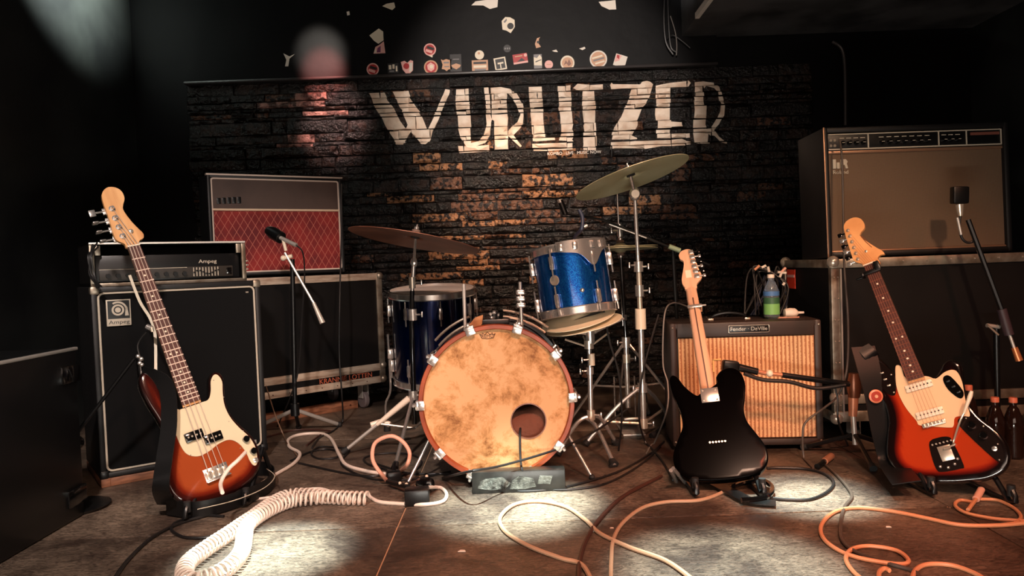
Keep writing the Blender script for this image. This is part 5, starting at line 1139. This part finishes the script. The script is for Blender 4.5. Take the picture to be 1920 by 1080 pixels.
G().tube(cr([P(556, 460, ym-.04), P(568, 475, ym-.03), P(571, 520, ym), P(566, 600, ym), P(560, 690, ym-.01), P(546, 740, ym-.02), Fl(520, 800, .006)], 6), .004, 6).obj('cable', BCABLE, t, world=True)
# right
Yr = 2.98; bx_ = P(1868, 612, Yr)
t = thing('microphone_stand', 'black boom stand at the far right in front of the large amplifier', 'stand', loc=(bx_.x, Yr, 0))
G().cyl((bx_.x, Yr, .06), bx_, .011, 10).obj('pole', BLACKP, t, world=True); tripod(t, (bx_.x, Yr, .1), .27, (75, 195, -42), .009, BLACKP)
G().cyl((bx_.x, Yr, .07), (bx_.x, Yr, .13), .022, 12).obj('hub', BLACKP, t, world=True)
G().cyl(P(1815, 412, Yr), P(1882, 592, Yr-.04), .010, 8).obj('boom_arm', BLACKP, t, world=True); G().cyl(P(1878, 580, Yr-.04), P(1892, 628, Yr-.05), .018, 12).obj('grip', mat('purple_black', srgb(56, 42, 48), .5), t, world=True); G().cyl(P(1892, 625, Yr-.05), P(1904, 660, Yr-.06), .006, 8).obj('boom_arm', STEEL, t, world=True)
G().cyl(P(1902, 652, Yr-.06), P(1911, 676, Yr-.065), .012, 12, r2=.014).obj('counterweight', mat('copper_tip', srgb(226, 140, 90), .3, .6), t, world=True)
cl = G().cyl(P(1850, 610, Yr-.02), P(1874, 613, Yr-.02), .008, 8).obj('clutch', STEEL, t, world=True); G().cyl(P(1852, 610, Yr-.03), P(1872, 628, Yr-.03), .004, 6).obj('clutch_lever', NICKEL, cl, world=True)
t = thing('microphone', 'square black microphone in front of the large brown fronted amplifier', 'microphone', loc=P(1798, 368, Yr))
G().box(P(1799, 366, Yr), (.062, .035, .068), Matrix.Rotation(.03, 3, 'Y'), .006).obj('mic_head', BLACKP, t, world=True)
G().tube([P(1799, 383, Yr), P(1800, 396, Yr), P(1801, 405, Yr)], [.016, .013, .009], 12).obj('mic_neck', NICKEL, t, world=True)
G().tube(cr([P(1801, 402, Yr), P(1799, 420, Yr), P(1803, 445, Yr), P(1815, 455, Yr), P(1830, 450, Yr)], 6), .005, 8).obj('cable', BCABLE, t, world=True)
G().cyl(P(1795, 408, Yr-.01), P(1802, 440, Yr-.01), .005, 8).obj('clip', STEEL, t, world=True)
# microphone in front of the tan amplifier, horizontal boom
Yt = 2.93
t = thing('microphone', 'black box microphone in front of the tan cloth amplifier', 'microphone', loc=P(1368, 687, Yt))
G().box(P(1369, 687, Yt), (.062, .045, .046), Matrix.Rotation(.12, 3, 'Y'), .008).obj('mic_head', BLACKP, t, world=True)
G().tube([P(1384, 689, Yt), P(1420, 697, Yt)], [.016, .014], 12).obj('mic_body', BLACKP, t, world=True); G().cyl(P(1418, 696, Yt), P(1436, 700, Yt), .009, 10).obj('plug', mat('copper_plug', srgb(196, 128, 96), .35, .4), t, world=True)
G().ball(P(1443, 700, Yt-.01), .014, 10).obj('clip_knob', IVORY, t, world=True); G().cyl(P(1446, 701, Yt), P(1468, 703, Yt), .008, 8).obj('clip', mat('copper_plug', srgb(196, 128, 96), .35, .4), t, world=True)
Ysp = 2.96; sp = P(1601, 726, Ysp)
t = thing('microphone_stand', 'low black boom stand between the tan amplifier and the sunburst guitar', 'stand', loc=(sp.x, Ysp, 0))
G().tube([P(1466, 703, Yt), P(1530, 712, Yt), P(1604, 722, Ysp)], .011, 10).obj('boom_arm', BLACKP, t, world=True)
G().tube(cr([P(1395, 700, Yt-.02), P(1430, 712, Yt-.02), P(1480, 716, Yt-.02), P(1530, 728, Yt-.02), P(1585, 722, Yt-.02)], 5), .008, 8).obj('cable', BCABLE, t, world=True)
G().tube([P(1601, 700, Ysp), P(1601, 726, Ysp), P(1601, 745, Ysp)], [.020, .028, .022], 14).obj('clutch', mat('dark_copper', srgb(110, 66, 46), .3, .6), t, world=True)
G().tube([P(1600, 745, Ysp), P(1599, 780, Ysp)], [.020, .016], 12).obj('collar', mat('copper_plug', srgb(196, 128, 96), .35, .4), t, world=True)
G().cyl(P(1600, 780, Ysp), (sp.x, Ysp, .05), .010, 10).obj('pole', STEEL, t, world=True); tripod(t, (sp.x, Ysp, .09), .2, (20, 140, 262), .009, BLACKP); 
# far left mic
Yl = 2.66; fb_ = Fl(150, 945)
t = thing('microphone_stand', 'short black microphone stand beside the black case at far left', 'stand', loc=(P(142, 900, Yl).x, Yl, 0))
G().cyl(P(141, 925, Yl), P(140, 838, Yl), .010, 10).obj('pole', BLACKP, t, world=True); G().cyl(P(140.5, 918, Yl), P(140.5, 874, Yl-.012), .0055, 8).obj('pole_shine', CHROME, t, world=True)  # slim chrome strip put in as the shine on the black pole
G().lathe([(.0001, -.015), (.10, -.015), (.11, -.004), (.02, .006), (.0001, .006)], Matrix.Translation((P(142, 900, Yl).x, Yl, .016)), 28).obj('round_base', BLACKP, t, world=True)
G().ball(P(137, 830, Yl), .036, 14, sc=(1.1, .7, .8)).obj('clutch', BLACKG, t, world=True); G().tube([P(118, 846, Yl), P(200, 740, Yl+.02), P(252, 672, Yl+.04)], .007, 8).obj('boom_arm', BLACKP, t, world=True)
t = thing('microphone', 'small dark microphone with chrome collar aimed at the bass cabinet', 'microphone', loc=P(262, 680, Yl+.05))
G().tube([P(262, 672, Yl+.05), P(266, 700, Yl+.05), P(269, 728, Yl+.05)], [.012, .016, .018], 12).obj('mic_body', BLACKG, t, world=True)
for a in ((259, 668), (265, 673), (262, 681), (266, 684)): G().ball(P(*a, Yl+.03), .008, 8).obj('collar', CHROME, t, world=True)
G().cyl(P(265, 696, Yl+.03), P(267, 712, Yl+.03), .004, 8).obj('shine_tube', CHROME, t, world=True)
t = thing('jack_plug', 'silver angled plug hanging beside the bass neck above the small microphone', 'plug', loc=P(281, 613, 2.7))
G().cyl(P(275, 612, 2.7), P(284, 616, 2.7), .010, 12).obj('plug_body', CHROME, t, world=True); G().cyl(P(284, 612, 2.7), P(286, 622, 2.7), .006, 8).obj('plug_tip', NICKEL, t, world=True)
G().tube(cr([P(275, 622, 2.71), P(266, 632, 2.71), P(258, 648, 2.71), P(262, 668, 2.71)], 4), .0035, 6).obj('cable', BCABLE, t, world=True)
t = thing('floor_bracket', 'bent silver metal piece on the dark floor at far left', 'bracket', loc=Fl(50, 940))
G().tube([Fl(24, 948, .01), Fl(45, 938, .03), Fl(72, 922, .012)], .007, 8).obj('metal_rod', STEEL, t, world=True)
# ------------------------------------------------------------------ bottles at the right
for i, (px, Z, cm_) in enumerate(((1818, 3.02, PINKCAP), (1867, 2.88, PINKCAP), (1901, 2.86, PINKCAP), (1938, 2.9, PINKCAP))):
    b = P(px, 860, Z)
    bottle((b.x, Z, 0), .235 if i else .26, .034, DGLASS, cm_, None, ['dark bottle with orange cap just behind the tremolo arm', 'dark bottle with orange cap standing right of the sunburst guitar', 'dark bottle with orange cap, second from the sunburst guitar', 'dark bottle with orange cap cut off by the right edge'][i], 'bottles beside the sunburst guitar')
# ------------------------------------------------------------------ cables
def cable(label, pts, r, m, name='cable', cat='cable', z=None, k=8, lift=None):
    P3 = []
    for i, p in enumerate(pts): P3.append(P(p[0], p[1], p[2]) if len(p) == 3 else Fl(p[0], p[1], (r if z is None else z)))
    t = thing(name, label, cat, loc=(P3[0].x, P3[0].y, 0)); c = cr(P3, k)
    for v in c: v.z = max(v.z, r)
    G().tube(c, r, 8).obj('cord', m, t, world=True); return t
cable('white cable looping from beside the strap to the small black plug on the floor', [(492, 905), (520, 888), (552, 868), (562, 850), (543, 838), (541, 824), (562, 815), (600, 813), (620, 822), (636, 852), (650, 872), (690, 884), (728, 889)], .0075, WCABLE)
cable('white cable running up from the strap to the jack of the bass', [(417, 924, 2.34), (414, 905, 2.40), (428, 880, 2.44), (447, 862, 2.47), (460, 848, 2.52)], .0065, WCABLE)
cable('pink upright loop of cable beside the left of the bass drum', [(727, 903), (712, 885, 2.78), (699, 862, 2.80), (701, 835, 2.82), (716, 822, 2.82), (737, 818, 2.82), (757, 830, 2.82), (768, 850, 2.82), (763, 872, 2.80), (749, 884)], .0075, PCABLE)
t = thing('plug', 'small black plug block on the floor inside the pink cable loop', 'plug', loc=Fl(738, 890))
G().box(Fl(738, 893, .022), (.055, .05, .044), Matrix.Rotation(.3, 3, 'Z'), .008).obj('plug_body', BLACKP, t, world=True); G().cyl(Fl(738, 885, .04), P(740, 868, 2.9), .009, 10, r2=.005).obj('plug_neck', BLACKP, t, world=True)
t = thing('power_block', 'black power supply block on the floor at the end of the coiled cable', 'power supply', loc=Fl(782, 926))
G().box(Fl(782, 930, .028), (.085, .06, .056), Matrix.Rotation(.1, 3, 'Z'), .006).obj('block_body', BLACKP, t, world=True)
G().box(Fl(797, 908, .03), (.07, .05, .05), Matrix.Rotation(-.2, 3, 'Z'), .02).obj('adapter', BLACKG, t, world=True); G().cyl(Fl(727, 903, .02), Fl(765, 913, .03), .009, 10).obj('plug', BLACKP, t, world=True)
for a in ((750, 906), (762, 908), (800, 893)): G().ball(Fl(*a, .035), .006, 8).obj('bright_tip', IVORY, t, world=True)
cable('smooth white lead from the power block curving back to the coiled cable', [(800, 914, 2.62), (822, 914), (837, 925), (830, 940), (795, 946), (745, 944), (712, 941), (697, 934), (690, 928)], .0065, WCABLE)
# coiled cable
def coil(paths, label, m, R=.021, r=.0042):
    t = thing('coiled_cable', label, 'cable', loc=Fl(*paths[0][0][0]))
    for pth, turns, rad in paths:
        c = cr([Fl(x, y, rad+r) for x, y in pth], 10); L = [0]
        for i in range(1, len(c)): L.append(L[-1]+(c[i]-c[i-1]).length)
        n = turns*12; out = []
        for i in range(n+1):
            s = L[-1]*i/n; j = 1
            while j < len(L)-1 and L[j] < s: j += 1
            u = (s-L[j-1])/max(1e-9, L[j]-L[j-1]); p = c[j-1].lerp(c[j], u); tg = (c[j]-c[j-1]).normalized(); sd = tg.cross(Vector((0, 0, 1))).normalized(); up = Vector((0, 0, 1)); q = 2*PI*i/12
            out.append(p+(sd*math.cos(q)+up*math.sin(q))*rad)
        G().tube(out, r, 6).obj('coil', m, t, world=True)
    return t
coil([([(690, 934), (660, 934), (620, 932), (575, 928), (540, 930), (510, 944), (470, 972), (430, 1000), (385, 1030), (352, 1056), (345, 1078)], 54, .0215),
      ([(345, 1078), (360, 1090), (395, 1082), (430, 1062), (452, 1036), (458, 1008), (464, 985), (490, 964), (520, 948), (550, 938), (590, 934), (625, 930)], 50, .0215)], 'thick white coiled cable doubled over in the left foreground', WCABLE)
cable('white straight end of the coiled cable running to the strap on the floor', [(630, 925), (600, 916), (560, 920), (520, 930), (480, 936), (455, 939)], .005, WCABLE)
cable('tan cable making a wide loop on the floor in front of the bass drum', [(1310, 1096), (1250, 1052), (1180, 1026), (1125, 1000), (1098, 975), (1060, 950), (1010, 940), (965, 946), (938, 970), (947, 996), (990, 1023), (1050, 1046), (1090, 1058), (1110, 1090)], .0065, TCABLE)
cable('brown tan cable curving from the black guitar down to the bottom edge', [(1378, 908), (1350, 925), (1310, 938), (1250, 941), (1205, 952), (1168, 980), (1150, 1012), (1146, 1050), (1145, 1096)], .006, TCABLE)
cable('dark brown cable from the cymbal stand to the bottom edge near the centre', [(1240, 893), (1170, 930), (1125, 972), (1098, 1015), (1086, 1060), (1086, 1096)], .0065, mat('dark_brown_cable', srgb(62, 34, 26), .5))
cable('black microphone cable coming out of the port hole of the bass drum', [(976, 800, 2.80), (975, 820, 2.735), (976, 860, 2.70), (981, 886, 2.66), (998, 905), (1018, 917), (1080, 917), (1140, 905), (1200, 872), (1238, 838)], .0042, BCABLE)
cable('long thin black cable lying across the front of the bass drum', [(700, 868), (760, 886), (800, 889), (850, 890), (905, 908), (960, 920), (1020, 919), (1075, 910), (1160, 884), (1220, 850), (1245, 828)], .0045, BCABLE)
cable('thin black lead slanting up from the drum block to the snare stand', [(830, 896), (880, 884, 2.5), (945, 872, 2.62), (1045, 842, 2.74), (1110, 812, 2.9), (1175, 768, 3.25)], .0045, BCABLE)
cable('black cable loop on the pale lit floor right of the black guitar', [(1444, 934), (1480, 937), (1520, 936), (1552, 922), (1563, 904), (1545, 888), (1510, 879), (1460, 877), (1438, 878)], .0055, BCABLE)
cable('dark cable from the small brass plug to the bottom of the picture', [(1548, 872), (1568, 890), (1590, 915), (1597, 932), (1584, 950), (1577, 975), (1578, 1010), (1605, 1035), (1660, 1055), (1715, 1072), (1730, 1096)], .0055, mat('grey_brown_cable', srgb(74, 62, 54), .5))
t = thing('cable_connector', 'reddish metal cable connector on the floor right of the tan amplifier', 'plug', loc=Fl(1545, 866))
G().cyl(Fl(1532, 875, .012), Fl(1548, 863, .016), .011, 12).obj('connector_body', BLACKP, t, world=True); G().cyl(Fl(1546, 865, .016), Fl(1559, 855, .016), .013, 12).obj('connector_shell', mat('copper_plug', srgb(196, 128, 96), .35, .4), t, world=True)
cable('orange cable looping widely across the right foreground', [(1932, 980), (1870, 985), (1800, 984), (1740, 972), (1680, 960), (1610, 952), (1565, 960), (1540, 985), (1546, 1012), (1585, 1038), (1640, 1052), (1690, 1058), (1703, 1050), (1680, 1032), (1630, 1024), (1597, 1030), (1586, 1048), (1600, 1072), (1630, 1096)], .006, OCABLE)
cable('orange cable loop below the sunburst guitar at the right edge', [(1825, 942), (1800, 938), (1791, 948), (1812, 962), (1860, 972), (1905, 976), (1932, 977)], .0055, OCABLE)
cable('outer arc of orange cable from the guitar plug at the right edge', [(1836, 936), (1870, 938), (1900, 952), (1914, 968), (1905, 980), (1880, 984)], .0055, OCABLE)
cable('orange cable bend crossing the bottom edge at the right', [(1708, 1096), (1716, 1070), (1740, 1058), (1785, 1060), (1830, 1076), (1860, 1096)], .006, OCABLE)
cable('short orange hook of cable at the bottom edge', [(1650, 1096), (1648, 1075), (1658, 1066), (1668, 1070)], .006, OCABLE)
t = thing('jack_plug', 'pink jack plug with cable under the sunburst guitar', 'plug', loc=P(1834, 930, 2.38))
G().cyl(P(1840, 918, 2.42), P(1830, 936, 2.37), .011, 12).obj('plug_sleeve', PCABLE, t, world=True); G().cyl(P(1830, 936, 2.37), Fl(1815, 956, .01), .006, 8).obj('cord', OCABLE, t, world=True)
cable('black cable from the bottom left corner up to the strap', [(210, 1092), (240, 1050), (285, 1008), (335, 982), (390, 966), (440, 952)], .0055, BCABLE)
cable('small black cable loop on the floor below the strap', [(420, 968), (370, 967), (330, 980), (322, 994), (345, 1007), (385, 1008), (415, 1000), (430, 990)], .005, BCABLE)
cable('thin dark cable hanging over the front of the red amplifier to the floor', [(640, 345, 4.12), (640, 440, 4.08), (637, 560, 3.95), (636, 660, 3.93), (641, 740, 3.93), (642, 792), (625, 808), (600, 820), (585, 840)], .0045, BCABLE)
cable('thin brown wire slanting from the left flight case to the white cable', [(499, 724, 3.66), (515, 775, 3.5), (530, 812, 3.4), (541, 836), (560, 858)], .003, mat('brown_wire', srgb(110, 84, 66), .5))
cable('black cable tangle behind the white cable loop', [(545, 864), (580, 848), (612, 842), (636, 848), (630, 858), (598, 860), (584, 850), (600, 838), (640, 840), (655, 845), (640, 870), (690, 896), (760, 900), (845, 884)], .0045, BCABLE)
cable('flat black cable crossing the floor behind the pink loop', [(560, 868), (640, 886), (700, 893), (725, 882), (690, 870), (684, 858), (720, 850), (770, 852), (790, 866), (775, 884), (740, 896)], .0045, BCABLE)
cable('dark cable along the floor below the left microphone stand', [(470, 828), (520, 814), (560, 806), (620, 808), (600, 816), (575, 835)], .0045, mat('dark_brown_cable', srgb(62, 34, 26), .5))
cable('dark cable dropping from the jacks of the large amplifier past the case', [(1574, 262, 3.12), (1579, 300, 3.09), (1581, 400, 3.07), (1583, 500, 3.05), (1590, 600, 3.02), (1588, 690, 3.0), (1572, 740, 3.0), (1545, 765, 2.98), (1512, 790, 2.96), (1505, 815, 2.95), (1508, 860), (1525, 878)], .0045, mat('grey_brown_cable', srgb(74, 62, 54), .5))
cable('thin black cable arching beside the left of the tan amplifier', [(1290, 575, 3.3), (1262, 568, 3.2), (1246, 590, 3.1), (1243, 680, 3.08), (1252, 720, 3.05), (1250, 770, 3.04), (1226, 832), (1212, 850)], .0032, GCABLE)
cable('black cable crossing behind the black guitar toward the stand', [(1235, 590, 3.26), (1205, 700, 3.2), (1198, 780, 3.2), (1212, 832), (1240, 862), (1262, 900)], .0042, BCABLE)
cable('dark cable climbing from the rack tom microphone down the snare stand', [(1096, 452, 3.05), (1118, 480, 3.0), (1124, 520, 2.99), (1130, 570, 3.0), (1143, 640, 3.02), (1160, 700, 3.05), (1166, 780, 3.1), (1160, 845)], .0042, BCABLE)
cable('thin dark lead running from the amplifier edge to the low stand', [(1560, 712, 2.94), (1570, 745, 2.94), (1572, 790, 2.94), (1590, 835)], .004, BCABLE)
# debris specks on the floor
for (px, py, s_), lb in zip(((866, 1033, .011), (1147, 990, .006), (1110, 996, .005), (1665, 988, .008)), ('small white paper scrap on the floor left of the centre loop', 'tiny pale chip on the floor by the crossing cables', 'tiny pale crumb left of the crossing cables', 'small cream scrap on the right foreground floor')):
    t = thing('paper_scrap', lb, 'paper scrap', loc=Fl(px, py)); G().prism([(-s_, -s_*.5), (s_, -s_*.6), (s_*.8, s_*.4), (-s_*.4, s_*.6)], 0, .0015).obj('scrap', PAPER, t)
